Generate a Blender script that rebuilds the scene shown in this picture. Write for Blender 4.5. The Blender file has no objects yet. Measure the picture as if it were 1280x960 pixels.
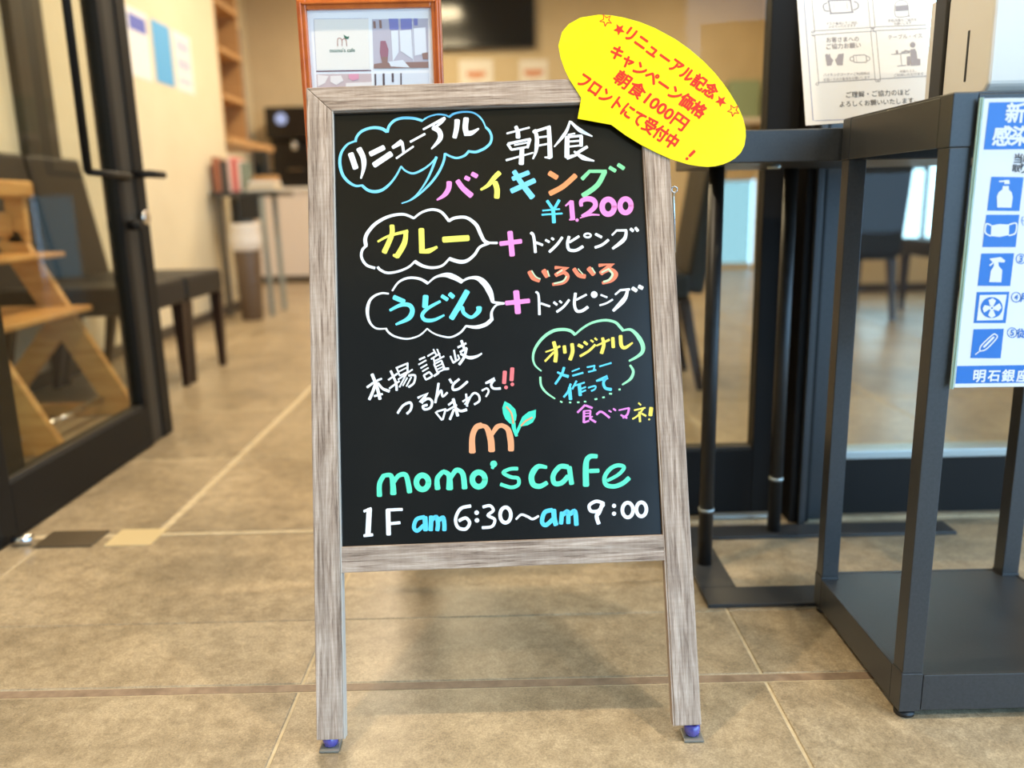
import bpy, bmesh, math, random
from mathutils import Vector, Matrix
random.seed(7)
SC = bpy.context.scene
COL = SC.collection
H = 0.70                                   # lens height above the floor, metres

# ------------------------------------------------------------------ camera
F = 1035.0
ROWS = [(0.99975209, -0.02218758, 0.00186319),      # world X, Y, Z expressed in lens axes
        (-0.00660411, -0.21557695, 0.97646452),
        (-0.02126372, -0.97623475, -0.21567004)]
cd = bpy.data.cameras.new('camera')
cd.sensor_width = 36.0
cd.lens = 36.0 * F / 1280.0
cd.clip_start = 0.05
cd.dof.use_dof = True
cd.dof.focus_distance = 1.13
cd.dof.aperture_fstop = 2.1
cam = bpy.data.objects.new('camera', cd)
COL.objects.link(cam)
m = Matrix.Identity(4)
for i in range(3):
    m[i][0] = ROWS[i][0]; m[i][1] = -ROWS[i][1]; m[i][2] = -ROWS[i][2]
m[2][3] = H
cam.matrix_world = m
SC.camera = cam

# ------------------------------------------------------------------ world and exposure
w = bpy.data.worlds.new('daylight'); SC.world = w; w.use_nodes = True
bg = w.node_tree.nodes['Background']
bg.inputs[0].default_value = (0.38, 0.67, 1.0, 1)
bg.inputs[1].default_value = 6.8
vs = SC.view_settings
vs.view_transform = 'Standard'; vs.look = 'None'; vs.gamma = 1.0; vs.exposure = -0.1
vs.use_curve_mapping = False

def area(name, loc, size, power, color, rot=(0, 0, 0), sy=None):
    l = bpy.data.lights.new(name, 'AREA'); l.energy = power; l.color = color; l.size = size
    if sy: l.shape = 'RECTANGLE'; l.size_y = sy
    o = bpy.data.objects.new(name, l); o.location = loc; o.rotation_euler = rot
    COL.objects.link(o); return o
WARM = (1.0, 0.81, 0.56)
for ix, iy, p in [(-0.7, 3.0, 48), (1.6, 3.0, 14), (-0.7, 5.0, 50), (1.6, 5.0, 13), (-0.7, 7.0, 52), (1.6, 7.0, 22)]:
    area('ceiling_lamp', (ix, iy, 2.66), 0.5, p, WARM)
area('canopy_lamp', (-0.62, 0.92, 2.56), 0.05, 33, (1.0, 0.81, 0.57))
area('canopy_lamp', (0.65, 0.92, 2.56), 0.05, 28, (1.0, 0.86, 0.66))
area('canopy_lamp', (1.75, -0.75, 2.56), 0.08, 34, (1.0, 0.84, 0.62))
area('canopy_lamp', (-1.75, -0.75, 2.56), 0.08, 20, (1.0, 0.84, 0.62))

# ------------------------------------------------------------------ materials
def mat(name, col, rough=0.5, metal=0.0, spec=0.5, emit=None, coat=0.0):
    mm = bpy.data.materials.new(name); mm.use_nodes = True
    b = mm.node_tree.nodes['Principled BSDF']
    b.inputs['Base Color'].default_value = (*col, 1)
    b.inputs['Roughness'].default_value = rough
    b.inputs['Metallic'].default_value = metal
    b.inputs['Specular IOR Level'].default_value = spec
    b.inputs['Coat Weight'].default_value = coat
    if emit:
        b.inputs['Emission Color'].default_value = (*emit[0], 1); b.inputs['Emission Strength'].default_value = emit[1]
    return mm
def srgb(r, g, b):
    f = lambda c: (c / 255 / 12.92) if c / 255 <= 0.04045 else ((c / 255 + 0.055) / 1.055) ** 2.4
    return (f(r), f(g), f(b))
def nt(mm): return mm.node_tree.nodes, mm.node_tree.links
def noisy(mm, c1, c2, scale=(1, 1, 1), detail=6, nscale=8, coord='Object', lo=0.35, hi=0.65, bump=0.0, bumpd=0.001, rough=None, c3=None):
    N, L = nt(mm); b = N['Principled BSDF']
    if coord == 'World':
        g = N.new('ShaderNodeNewGeometry'); src = g.outputs['Position']
    else:
        g = N.new('ShaderNodeTexCoord'); src = g.outputs[coord]
    mp = N.new('ShaderNodeMapping'); mp.inputs['Scale'].default_value = scale
    L.new(src, mp.inputs['Vector'])
    n = N.new('ShaderNodeTexNoise'); n.inputs['Scale'].default_value = nscale; n.inputs['Detail'].default_value = detail
    n.inputs['Roughness'].default_value = 0.62
    L.new(mp.outputs[0], n.inputs['Vector'])
    r = N.new('ShaderNodeValToRGB')
    r.color_ramp.elements[0].position = lo; r.color_ramp.elements[0].color = (*c1, 1)
    r.color_ramp.elements[1].position = hi; r.color_ramp.elements[1].color = (*c2, 1)
    if c3:
        e = r.color_ramp.elements.new((lo + hi) / 2); e.color = (*c3, 1)
    L.new(n.outputs['Fac'], r.inputs[0]); L.new(r.outputs[0], b.inputs['Base Color'])
    if bump:
        bp = N.new('ShaderNodeBump'); bp.inputs['Strength'].default_value = bump; bp.inputs['Distance'].default_value = bumpd
        L.new(n.outputs['Fac'], bp.inputs['Height']); L.new(bp.outputs[0], b.inputs['Normal'])
    if rough:
        mr = N.new('ShaderNodeMapRange'); mr.inputs[3].default_value = rough[0]; mr.inputs[4].default_value = rough[1]
        L.new(n.outputs['Fac'], mr.inputs[0]); L.new(mr.outputs[0], b.inputs['Roughness'])
    return mm

def stone_mat():
    mm = mat('stone_tile', (0.4, 0.32, 0.22), 0.42, spec=0.5)
    N, L = nt(mm); b = N['Principled BSDF']
    g = N.new('ShaderNodeNewGeometry'); oi = N.new('ShaderNodeObjectInfo')
    sc = N.new('ShaderNodeVectorMath'); sc.operation = 'MULTIPLY_ADD'
    L.new(g.outputs['Position'], sc.inputs[0]); sc.inputs[1].default_value = (1, 1, 1)
    cx = N.new('ShaderNodeCombineXYZ'); mu = N.new('ShaderNodeMath'); mu.operation = 'MULTIPLY'; mu.inputs[1].default_value = 7.0
    L.new(oi.outputs['Random'], mu.inputs[0]); L.new(mu.outputs[0], cx.inputs[0]); L.new(mu.outputs[0], cx.inputs[2]); L.new(cx.outputs[0], sc.inputs[2])
    def noise(s, d, r=0.6, dist=0.0):
        n = N.new('ShaderNodeTexNoise'); n.inputs['Scale'].default_value = s; n.inputs['Detail'].default_value = d
        n.inputs['Roughness'].default_value = r; n.inputs['Distortion'].default_value = dist
        L.new(sc.outputs[0], n.inputs['Vector']); return n
    n1 = noise(3.2, 8, 0.66, 0.3); n2 = noise(30, 14, 0.86, 0.25); n3 = noise(330, 4, 0.8)
    r1 = N.new('ShaderNodeValToRGB'); e = r1.color_ramp.elements
    e[0].position = 0.30; e[0].color = (*srgb(140, 127, 106), 1); e[1].position = 0.70; e[1].color = (*srgb(192, 176, 150), 1)
    x = e.new(0.5); x.color = (*srgb(170, 154, 129), 1)
    L.new(n1.outputs['Fac'], r1.inputs[0])
    r2 = N.new('ShaderNodeValToRGB'); e = r2.color_ramp.elements
    e[0].position = 0.39; e[0].color = (0.52, 0.49, 0.44, 1); e[1].position = 0.58; e[1].color = (1.1, 1.08, 1.04, 1)
    L.new(n2.outputs['Fac'], r2.inputs[0])
    r3 = N.new('ShaderNodeValToRGB'); e = r3.color_ramp.elements
    e[0].position = 0.3; e[0].color = (0.60, 0.58, 0.55, 1); e[1].position = 0.66; e[1].color = (1.22, 1.22, 1.2, 1)
    L.new(n3.outputs['Fac'], r3.inputs[0])
    def mul(a, c, f=1.0):
        x = N.new('ShaderNodeMix'); x.data_type = 'RGBA'; x.blend_type = 'MULTIPLY'; x.inputs[0].default_value = f
        L.new(a, x.inputs[6]); L.new(c, x.inputs[7]); return x.outputs[2]
    c = mul(mul(r1.outputs[0], r2.outputs[0], 0.8), r3.outputs[0], 1.0)
    L.new(c, b.inputs['Base Color'])
    mr = N.new('ShaderNodeMapRange'); mr.inputs[3].default_value = 0.2; mr.inputs[4].default_value = 0.42
    L.new(n2.outputs['Fac'], mr.inputs[0]); L.new(mr.outputs[0], b.inputs['Roughness'])
    bp = N.new('ShaderNodeBump'); bp.inputs['Strength'].default_value = 0.22; bp.inputs['Distance'].default_value = 0.0012
    L.new(n2.outputs['Fac'], bp.inputs['Height']); L.new(bp.outputs[0], b.inputs['Normal'])
    return mm

def veneer(name, vertical):
    """weathered grey wood foil: stretched dark fibres, fine cross threads"""
    mm = mat(name, (0.4, 0.35, 0.3), 0.6, spec=0.35)
    N, L = nt(mm); b = N['Principled BSDF']
    tc = N.new('ShaderNodeTexCoord')
    def noise(scale, s, d, r=0.65, dist=0.0):
        mp = N.new('ShaderNodeMapping'); mp.inputs['Scale'].default_value = scale
        L.new(tc.outputs['Object'], mp.inputs['Vector'])
        n = N.new('ShaderNodeTexNoise'); n.inputs['Scale'].default_value = s; n.inputs['Detail'].default_value = d
        n.inputs['Roughness'].default_value = r; n.inputs['Distortion'].default_value = dist
        L.new(mp.outputs[0], n.inputs['Vector']); return n
    al = (1, 1, 0.045) if vertical else (0.045, 1, 1)
    ac = (0.06, 1, 1) if vertical else (1, 1, 0.06)
    n1 = noise(al, 260, 6, 0.7, 0.4); n2 = noise(al, 70, 4, 0.6, 0.8); n3 = noise(ac, 330, 2, 0.5)
    n4 = noise((1, 1, 1), 22, 3)
    r1 = N.new('ShaderNodeValToRGB'); e = r1.color_ramp.elements
    e[0].position = 0.34; e[0].color = (*srgb(112, 93, 80), 1); e[1].position = 0.66; e[1].color = (*srgb(206, 189, 174), 1)
    x = e.new(0.46); x.color = (*srgb(166, 146, 130), 1)
    L.new(n1.outputs['Fac'], r1.inputs[0])
    def ramp(n, a, c, lo, hi):
        r = N.new('ShaderNodeValToRGB'); q = r.color_ramp.elements
        q[0].position = lo; q[0].color = (a, a * 0.985, a * 0.97, 1); q[1].position = hi; q[1].color = (c, c, c, 1)
        L.new(n.outputs['Fac'], r.inputs[0]); return r.outputs[0]
    def mul(a, c):
        x = N.new('ShaderNodeMix'); x.data_type = 'RGBA'; x.blend_type = 'MULTIPLY'; x.inputs[0].default_value = 1
        L.new(a, x.inputs[6]); L.new(c, x.inputs[7]); return x.outputs[2]
    c = mul(mul(mul(r1.outputs[0], ramp(n2, 0.76, 1.08, 0.36, 0.6)), ramp(n3, 0.975, 1.03, 0.4, 0.62)), ramp(n4, 0.93, 1.04, 0.35, 0.65))
    L.new(c, b.inputs['Base Color'])
    bp = N.new('ShaderNodeBump'); bp.inputs['Strength'].default_value = 0.3; bp.inputs['Distance'].default_value = 0.0005
    L.new(n1.outputs['Fac'], bp.inputs['Height']); L.new(bp.outputs[0], b.inputs['Normal'])
    return mm

def glass_mat(name, tint=(0.90, 0.90, 0.85), refl=1.0):
    mm = bpy.data.materials.new(name); mm.use_nodes = True
    N, L = nt(mm); N.remove(N['Principled BSDF'])
    t = N.new('ShaderNodeBsdfTransparent'); t.inputs[0].default_value = (*tint, 1)
    g = N.new('ShaderNodeBsdfGlossy'); g.inputs['Roughness'].default_value = 0.0
    fr = N.new('ShaderNodeFresnel'); fr.inputs[0].default_value = 1.3
    ge = N.new('ShaderNodeNewGeometry'); iv = N.new('ShaderNodeMath'); iv.operation = 'SUBTRACT'; iv.inputs[0].default_value = 1.0
    L.new(ge.outputs['Backfacing'], iv.inputs[1]); ml = N.new('ShaderNodeMath'); ml.operation = 'MULTIPLY'; L.new(iv.outputs[0], ml.inputs[0]); L.new(fr.outputs[0], ml.inputs[1])
    mx = N.new('ShaderNodeMixShader'); L.new(ml.outputs[0], mx.inputs[0]); L.new(t.outputs[0], mx.inputs[1]); L.new(g.outputs[0], mx.inputs[2])
    L.new(mx.outputs[0], N['Material Output'].inputs[0]); return mm

M = {}
M['stone'] = stone_mat()
M['grout'] = noisy(mat('grout', (0.5, 0.42, 0.3), 0.7), srgb(176, 160, 130), srgb(204, 188, 156), nscale=40, coord='World')
M['groove'] = noisy(mat('groove_strip', (0.2, 0.16, 0.12), 0.5), srgb(120, 100, 82), srgb(152, 130, 108), nscale=30, coord='World')
M['brass'] = mat('pale_brass', srgb(206, 186, 142), 0.4, 0.1)
M['foil_v'] = veneer('grey_wood_upright', True)
M['foil_h'] = veneer('grey_wood_crosswise', False)
M['foil_edge'] = mat('foil_edge', srgb(190, 182, 172), 0.5)
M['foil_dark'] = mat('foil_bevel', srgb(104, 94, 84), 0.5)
M['board'] = noisy(mat('blackboard', (0.01, 0.009, 0.007), 0.3, spec=0.5), srgb(20, 17, 12), srgb(27, 23, 16), nscale=5, lo=0.3, hi=0.7, rough=(0.16, 0.26))
M['board'].node_tree.nodes['Principled BSDF'].inputs['Specular IOR Level'].default_value = 0.5
M['black'] = noisy(mat('black_metal', (0.02, 0.02, 0.02), 0.45), srgb(26, 24, 22), srgb(32, 30, 28), nscale=60, coord='World')
M['steel_black'] = noisy(mat('satin_black_steel', (0.03, 0.03, 0.03), 0.42), srgb(48, 49, 50), srgb(56, 57, 58), nscale=220, coord='World', bump=0.12, bumpd=0.0003, rough=(0.3, 0.42))
M['door_black'] = mat('door_black', srgb(21, 19, 17), 0.55, spec=0.22)
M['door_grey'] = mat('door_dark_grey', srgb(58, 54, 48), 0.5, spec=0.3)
M['sill'] = mat('sill_metal', srgb(170, 178, 176), 0.35, 0.5)
M['chrome'] = mat('chrome', (0.75, 0.75, 0.75), 0.15, 1.0)
M['hook'] = mat('zinc', (0.6, 0.6, 0.6), 0.25, 1.0)
M['leather'] = noisy(mat('black_leather', (0.02, 0.02, 0.02), 0.52, spec=0.35), srgb(25, 23, 22), srgb(33, 30, 28), nscale=60, bump=0.2, bumpd=0.002)
M['chair_leg'] = mat('dark_brown_wood', srgb(44, 27, 20), 0.4)
M['maple'] = noisy(mat('pale_wood', (0.5, 0.35, 0.18), 0.42), srgb(188, 136, 74), srgb(216, 170, 104), scale=(1, 1, 8), nscale=6)
M['shelf_wood'] = noisy(mat('shelf_wood', (0.5, 0.35, 0.18), 0.45), srgb(176, 132, 82), srgb(200, 156, 104), scale=(1, 8, 8), nscale=5)
M['cream'] = noisy(mat('cream_wall', (0.7, 0.62, 0.45), 0.8), srgb(222, 210, 182), srgb(228, 217, 190), nscale=3, coord='World')
M['beige'] = noisy(mat('beige_wall', (0.6, 0.5, 0.36), 0.8), srgb(206, 186, 152), srgb(214, 194, 160), nscale=3, coord='World')
M['ceiling'] = mat('ceiling_white', srgb(225, 220, 208), 0.85)
M['ceiling_tan'] = mat('canopy_soffit', srgb(222, 200, 160), 0.85)
M['asphalt'] = noisy(mat('asphalt', (0.08, 0.08, 0.08), 0.8), srgb(70, 70, 70), srgb(92, 90, 88), nscale=20)
M['blocker_wall'] = noisy(mat('blocker_wall', (0.1, 0.1, 0.1), 0.8), srgb(66, 62, 58), srgb(80, 76, 70), nscale=2)
M['skirting'] = mat('skirting', srgb(70, 62, 54), 0.5)
M['white'] = mat('white_laminate', srgb(226, 214, 204), 0.45)
M['coldwhite'] = mat('white_enamel', srgb(206, 226, 236), 0.35)
M['plastic_white'] = mat('white_plastic', srgb(232, 226, 216), 0.42)
M['paper'] = mat('white_paper', srgb(238, 238, 240), 0.6)
M['paper_warm'] = mat('ivory_paper', srgb(236, 230, 222), 0.55)
M['glass'] = glass_mat('door_glass')
M['tinted'] = glass_mat('tinted_glass', (0.42, 0.45, 0.42))
M['acrylic'] = glass_mat('clear_acrylic', (0.98, 0.99, 0.99))
M['acrylic_edge'] = mat('acrylic_edge', srgb(190, 225, 215), 0.2)
M['tv'] = mat('tv_black', srgb(14, 13, 12), 0.14)
M['machine'] = mat('machine_black', srgb(20, 18, 17), 0.3)
M['yellow'] = noisy(mat('yellow_card', srgb(244, 228, 16), 0.22, coat=0.6), srgb(243, 227, 14), srgb(245, 229, 20), nscale=30, bump=0.12, bumpd=0.001)
M['red_print'] = mat('red_print', srgb(214, 44, 26), 0.4, spec=0.3)
M['orange_wood'] = noisy(mat('orange_wood', (0.5, 0.2, 0.04), 0.3, coat=0.3), srgb(184, 88, 26), srgb(208, 108, 36), scale=(1, 1, 1), nscale=30)
M['blue_print'] = mat('blue_print', srgb(40, 116, 204), 0.4)
M['grey_print'] = mat('grey_print', srgb(158, 150, 152), 0.6)
M['black_print'] = mat('black_print', srgb(40, 42, 50), 0.5)
M['line_print'] = mat('lilac_line_print', srgb(142, 142, 176), 0.6)
M['bumper'] = mat('violet_bumper', srgb(96, 92, 190), 0.12, coat=1.0)
M['bumper'].node_tree.nodes['Principled BSDF'].inputs['Transmission Weight'].default_value = 0.35
M['pad'] = mat('bumper_pad', srgb(128, 124, 114), 0.3)
INK = {}
def ink(c):
    if c not in INK: INK[c] = mat('ink_%s' % c, srgb(*COLS[c]), 0.5, spec=0.3)
    return INK[c]
COLS = dict(white=(240, 246, 252), sky=(124, 206, 244), cyan=(112, 222, 240), aqua=(94, 206, 240), pink=(242, 144, 212), yellow=(248, 244, 104),
            gold=(250, 228, 100), orange=(240, 152, 98), green=(132, 214, 158), mint=(156, 232, 184), teal=(98, 232, 190), coral=(240, 120, 124),
            peach=(238, 132, 100), pale=(206, 226, 186), leaf=(72, 226, 190), apricot=(236, 164, 118), lilac=(226, 136, 218), maroon=(98, 40, 60),
            photo_a=(190, 184, 196), photo_b=(222, 226, 234), photo_c=(134, 134, 190), photo_d=(160, 112, 126), photo_e=(96, 80, 84), photo_f=(206, 184, 184),
            photo_g=(236, 226, 222), photo_h=(226, 158, 178), photo_i=(150, 120, 112), leafdark=(64, 112, 92), logo=(176, 120, 104))

# ------------------------------------------------------------------ mesh builder
class MB:
    def __init__(s): s.bm = bmesh.new()
    def box(s, a, b, bev=0.0, rot=None, piv=None):
        bm = bmesh.new(); bmesh.ops.create_cube(bm, size=1)
        c = [(a[i] + b[i]) / 2 for i in range(3)]; d = [abs(b[i] - a[i]) for i in range(3)]
        for v in bm.verts: v.co = Vector((v.co.x * d[0] + c[0], v.co.y * d[1] + c[1], v.co.z * d[2] + c[2]))
        if bev: bmesh.ops.bevel(bm, geom=list(bm.edges), offset=bev, segments=2, affect='EDGES', profile=0.6)
        if rot is not None:
            p = Vector(piv or c); bmesh.ops.rotate(bm, verts=bm.verts, cent=p, matrix=rot)
        s.join(bm); return s
    def join(s, bm):
        me = bpy.data.meshes.new('tmp'); bm.to_mesh(me); bm.free(); s.bm.from_mesh(me); bpy.data.meshes.remove(me)
    def tube(s, pts, r, n=12, caps=True):
        pts = [Vector(p) for p in pts]; rs = r if isinstance(r, (list, tuple)) else [r] * len(pts)
        rings = []; up = None
        for i, p in enumerate(pts):
            t = (pts[min(i + 1, len(pts) - 1)] - pts[max(i - 1, 0)]).normalized()
            if up is None: up = Vector((0, 0, 1)) if abs(t.z) < 0.9 else Vector((1, 0, 0))
            a = t.cross(up).normalized(); b = a.cross(t).normalized(); up = b
            rings.append([s.bm.verts.new(p + (a * math.cos(2 * math.pi * k / n) + b * math.sin(2 * math.pi * k / n)) * rs[i]) for k in range(n)])
        for q in range(len(rings) - 1):
            for k in range(n):
                f = s.bm.faces.new((rings[q][k], rings[q][(k + 1) % n], rings[q + 1][(k + 1) % n], rings[q + 1][k])); f.smooth = n > 6
        if caps:
            s.bm.faces.new(rings[0][::-1]); s.bm.faces.new(rings[-1])
        return s
    def beam(s, p, q, wd, dp, side=(0, 1, 0), w2=None):
        """square bar from p to q; wd along `side`, dp across"""
        p, q = Vector(p), Vector(q); t = (q - p).normalized(); sd = Vector(side); sd = (sd - t * sd.dot(t)).normalized(); o = t.cross(sd)
        k = w2 if w2 else 1.0; r = []
        for P, f in ((p, 1.0), (q, k)):
            r.append([s.bm.verts.new(P + sd * x * wd / 2 * f + o * y * dp / 2 * f) for x, y in ((-1, -1), (1, -1), (1, 1), (-1, 1))])
        for i in range(4): s.bm.faces.new((r[0][i], r[0][(i + 1) % 4], r[1][(i + 1) % 4], r[1][i]))
        s.bm.faces.new(r[0][::-1]); s.bm.faces.new(r[1]); return s
    def prism(s, poly, f, depth):
        """poly: list of 2-D points; f maps (a, b, d) to 3-D"""
        A = [s.bm.verts.new(f(a, b, 0)) for a, b in poly]; B = [s.bm.verts.new(f(a, b, depth)) for a, b in poly]
        s.bm.faces.new(A); s.bm.faces.new(B[::-1]); n = len(poly)
        for i in range(n): s.bm.faces.new((A[i], B[i], B[(i + 1) % n], A[(i + 1) % n]))
        return s
    def quadstrip(s, L, R):
        a = [s.bm.verts.new(p) for p in L]; b = [s.bm.verts.new(p) for p in R]
        for i in range(len(a) - 1):
            s.bm.faces.new((a[i], b[i], b[i + 1], a[i + 1]))
    def poly(s, pts):
        s.bm.faces.new([s.bm.verts.new(p) for p in pts])
    def lathe(s, prof, c, n=20):
        rings = [[s.bm.verts.new((c[0] + r * math.cos(2 * math.pi * k / n), c[1] + r * math.sin(2 * math.pi * k / n), c[2] + z)) for k in range(n)] for r, z in prof]
        for q in range(len(rings) - 1):
            for k in range(n):
                f = s.bm.faces.new((rings[q][k], rings[q][(k + 1) % n], rings[q + 1][(k + 1) % n], rings[q + 1][k])); f.smooth = True
        s.bm.faces.new(rings[0][::-1]); s.bm.faces.new(rings[-1]); return s
    def build(s, name, material, parent=None, label=None, flat=False, kind=None, bevel=0.0):
        if not flat: bmesh.ops.recalc_face_normals(s.bm, faces=s.bm.faces)
        me = bpy.data.meshes.new(name); 
        if parent is not None: s.bm.transform(WM[parent].inverted())
        s.bm.to_mesh(me); s.bm.free()
        me.materials.append(material if not isinstance(material, str) else M[material])
        o = bpy.data.objects.new(name, me); COL.objects.link(o)
        WM[o] = WM[parent] if parent is not None else Matrix.Identity(4)
        if parent is not None: o.parent = parent
        if label: o['label'] = label
        if kind: o['kind'] = kind
        if bevel:
            bv = o.modifiers.new('edge', 'BEVEL'); bv.width = bevel; bv.segments = 2; bv.limit_method = 'ANGLE'
        return o
WM = {}
def box(a, b, bev=0.0): return MB().box(a, b, bev)
def thing(name, label, cat, loc=(0, 0, 0), group=None, mtx=None):
    o = bpy.data.objects.new(name, None); o.empty_display_size = 0.05; COL.objects.link(o)
    mt = mtx if mtx is not None else Matrix.Translation(loc)
    o.matrix_world = mt; WM[o] = mt.copy()
    o['label'] = label; o['category'] = cat
    if group: o['group'] = group
    return o
def tag(o, label, cat, group=None):
    o['label'] = label; o['category'] = cat
    if group: o['group'] = group
    return o
def settle(o):
    """put the origin of a one-mesh thing at the middle of its base"""
    me = o.data; xs = [v.co for v in me.vertices]
    c = Vector(((min(v.x for v in xs) + max(v.x for v in xs)) / 2, (min(v.y for v in xs) + max(v.y for v in xs)) / 2, min(v.z for v in xs)))
    me.transform(Matrix.Translation(-c)); o.location = c; WM[o] = Matrix.Translation(c); return o
def struct(name, mb, m, parent=None, flat=False):
    o = mb.build(name, m, parent, flat=flat)
    o['kind'] = 'structure'
    return o

# ------------------------------------------------------------------ the floor: tiles, one by one
fl = struct('floor', box((-3.3, -2.2, -0.06), (4.2, 8.5, -0.0018)), 'grout')
struct('ground', box((-14, -12, -0.08), (14, -2.2005, -0.006)), 'asphalt')
struct('wall_sky_blocker', box((-14, -9.4, -0.006), (2.6, -9.0, 7.4)), 'blocker_wall')  # unseen wall, added so the board reflects dark instead of sky
tile_cache = {}
def tile(x0, x1, y0, y1, m='stone', top=0.0):
    key = (round(x1 - x0, 3), round(y1 - y0, 3), m)
    if key not in tile_cache:
        bm = bmesh.new(); bmesh.ops.create_cube(bm, size=1)
        for v in bm.verts: v.co = Vector((v.co.x * (x1 - x0), v.co.y * (y1 - y0), (v.co.z - 0.5) * 0.02))
        bmesh.ops.bevel(bm, geom=[e for e in bm.edges if all(v.co.z > -0.001 for v in e.verts)], offset=0.0012, segments=1, affect='EDGES')
        me = bpy.data.meshes.new('floor_tile'); bm.to_mesh(me); bm.free(); me.materials.append(M[m]); tile_cache[key] = me
    o = bpy.data.objects.new('floor_tile', tile_cache[key]); COL.objects.link(o); o.parent = fl
    o.location = ((x0 + x1) / 2, (y0 + y1) / 2, top + random.uniform(-0.0006, 0.0002)); return o
G = 0.0022
XO = [-3.077, -2.388, -1.699, -1.010, -0.322, 0.367, 1.056, 1.745, 2.434, 3.123, 3.812]
YO = [-1.95, -1.34, -0.73, -0.12, 0.49, 1.098]
for r in range(len(YO) - 1):
    for c in range(len(XO) - 1): tile(XO[c] + G, XO[c + 1] - G, YO[r] + G, YO[r + 1] - G)
for y0, y1 in ((1.118, 1.312), (1.312, 1.706)):
    for c in range(len(XO) - 1): tile(XO[c] + G, XO[c + 1] - G, y0 + 0.0012, y1 - 0.0012)
struct('trim_1', box((-3.1, 1.099, -0.02), (3.8, 1.117, -0.0012)), 'groove')
XI = [-2.858, -2.169, -1.479, -0.79, -0.10, 0.59, 1.28, 1.97, 2.66, 3.35, 4.04]
YI = [1.722, 2.275, 2.825, 3.385, 3.94, 4.5, 5.06, 5.62, 6.18, 6.74, 7.3, 7.86, 8.42]
for r in range(len(YI) - 1):
    for c in range(len(XI) - 1):
        tile(XI[c] + (0.016 if c == 3 else 0.004), XI[c + 1] - 0.004, YI[r] + 0.005, YI[r + 1] - 0.005)
struct('trim_2', box((-0.78, 1.7085, -0.02), (0.52, 1.7195, 0.0008)), 'grout')
struct('trim_9', box((-0.875, 1.655, -0.01), (-0.775, 1.745, 0.0012)), 'brass')

# ------------------------------------------------------------------ the room shell
struct('wall_left', box((-2.0, 1.83, 0), (-1.9, 5.86, 2.7)), 'cream')
struct('wall_recess', box((-2.5, 5.80, 0), (-2.4, 8.3, 2.7)), 'cream')
struct('wall_return', box((-2.4, 5.76, 0), (-2.001, 5.86, 2.7)), 'cream')
struct('wall_back', MB().box((-2.5, 8.3, 0), (2.02, 8.4, 2.7)).box((2.02, 8.3, 0.86), (2.53, 8.4, 2.7)).box((2.02, 8.3, 0), (2.53, 8.4, 0.03)), 'beige')
w5 = struct('window_5', MB().box((2.02, 8.33, 0.03), (2.04, 8.37, 0.86)).box((2.041, 8.33, 0.84), (2.42, 8.37, 0.86)).box((2.041, 8.33, 0.03), (2.42, 8.37, 0.05)), 'sill')
box((2.041, 8.345, 0.051), (2.419, 8.351, 0.839)).build('pane', 'tinted', w5)
struct('wall_right', box((3.5, 1.83, 0), (3.6, 6.08, 2.7)), 'beige')
# partition at the right with a tall window in it
struct('wall_partition', MB().box((2.36, 6.0, 0), (2.46, 6.08, 2.7)).box((3.4, 6.0, 0), (3.499, 6.08, 2.7)).box((2.46, 6.0, 0), (3.4, 6.08, 0.30)).box((2.46, 6.0, 2.2), (3.4, 6.08, 2.7)), 'beige')
struct('ceiling', MB().box((-2.5, 1.83, 2.70), (3.6, 6.08, 2.78)).box((-2.5, 6.0801, 2.70), (2.53, 8.4, 2.78)), 'ceiling')
struct('ceiling_canopy', box((-3.2, -2.1, 2.60), (3.6, 1.70, 2.68)), 'ceiling_tan')  # unseen soffit, extended outward so the board mirrors it in place of sky
struct('wall_daylight_blocker', box((-3.3, -2.1, 0), (-3.2, 1.83, 2.7)), 'beige')  # unseen wall added to keep daylight from coming in at the left
struct('baseboard_left', box((-1.899, 1.9, 0), (-1.885, 5.858, 0.06)), 'skirting')
struct('baseboard_back', box((-2.39, 8.28, 0), (2.0, 8.299, 0.06)), 'skirting')
struct('baseboard_right', box((2.46, 5.98, 0), (3.49, 5.999, 0.06)), 'skirting')
struct('trim_3', box((-1.899, 3.375, 0.06), (-1.86, 3.605, 2.69)), 'door_grey')      # dark panel on the left wall
# windows
w1 = struct('window_1', MB().box((2.46, 6.02, 0.30), (2.475, 6.06, 2.2)).box((3.385, 6.02, 0.30), (3.4, 6.06, 2.2)).box((2.476, 6.02, 0.30), (3.384, 6.06, 0.32)), 'door_black')
MB().box((2.98, 6.02, 0.321), (3.0, 6.06, 2.2)).build('mullion', 'door_black', w1); MB().box((2.476, 6.02, 0.86), (2.979, 6.06, 0.885)).build('transom', 'door_black', w1)
box((2.476, 6.035, 0.32), (3.384, 6.041, 2.2)).build('pane', 'glass', w1)
struct('wall_partition_side', box((2.42, 6.081, 0), (2.50, 8.3, 2.7)), 'beige')

# glazed front: header, jambs, sidelight, two door leaves
struct('wall_front', MB().box((-3.2, 1.70, 2.35), (3.6, 1.83, 2.70)).box((-3.2, 1.70, 0), (-1.9, 1.83, 2.35)), 'door_black')
struct('trim_4', box((-1.9, 1.71, 2.2), (3.5, 1.82, 2.349)), 'door_black')
struct('trim_5', MB().box((0.602, 1.70, 0), (0.645, 1.82, 2.199), 0.003), 'door_black')
struct('trim_7', box((0.646, 1.715, 0), (0.712, 1.80, 2.199), 0.003), 'steel_black')
struct('trim_8', box((0.618, 1.685, 0), (0.632, 1.699, 2.199), 0.002), 'steel_black')
struct('trim_6', box((-1.185, 1.71, 0), (-1.115, 1.82, 2.199), 0.003), 'door_black')
w3 = struct('window_3', MB().box((0.713, 1.745, 0.0), (2.2, 1.795, 0.128)).box((2.2, 1.745, 0), (2.26, 1.795, 2.199)), 'door_black')
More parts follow.
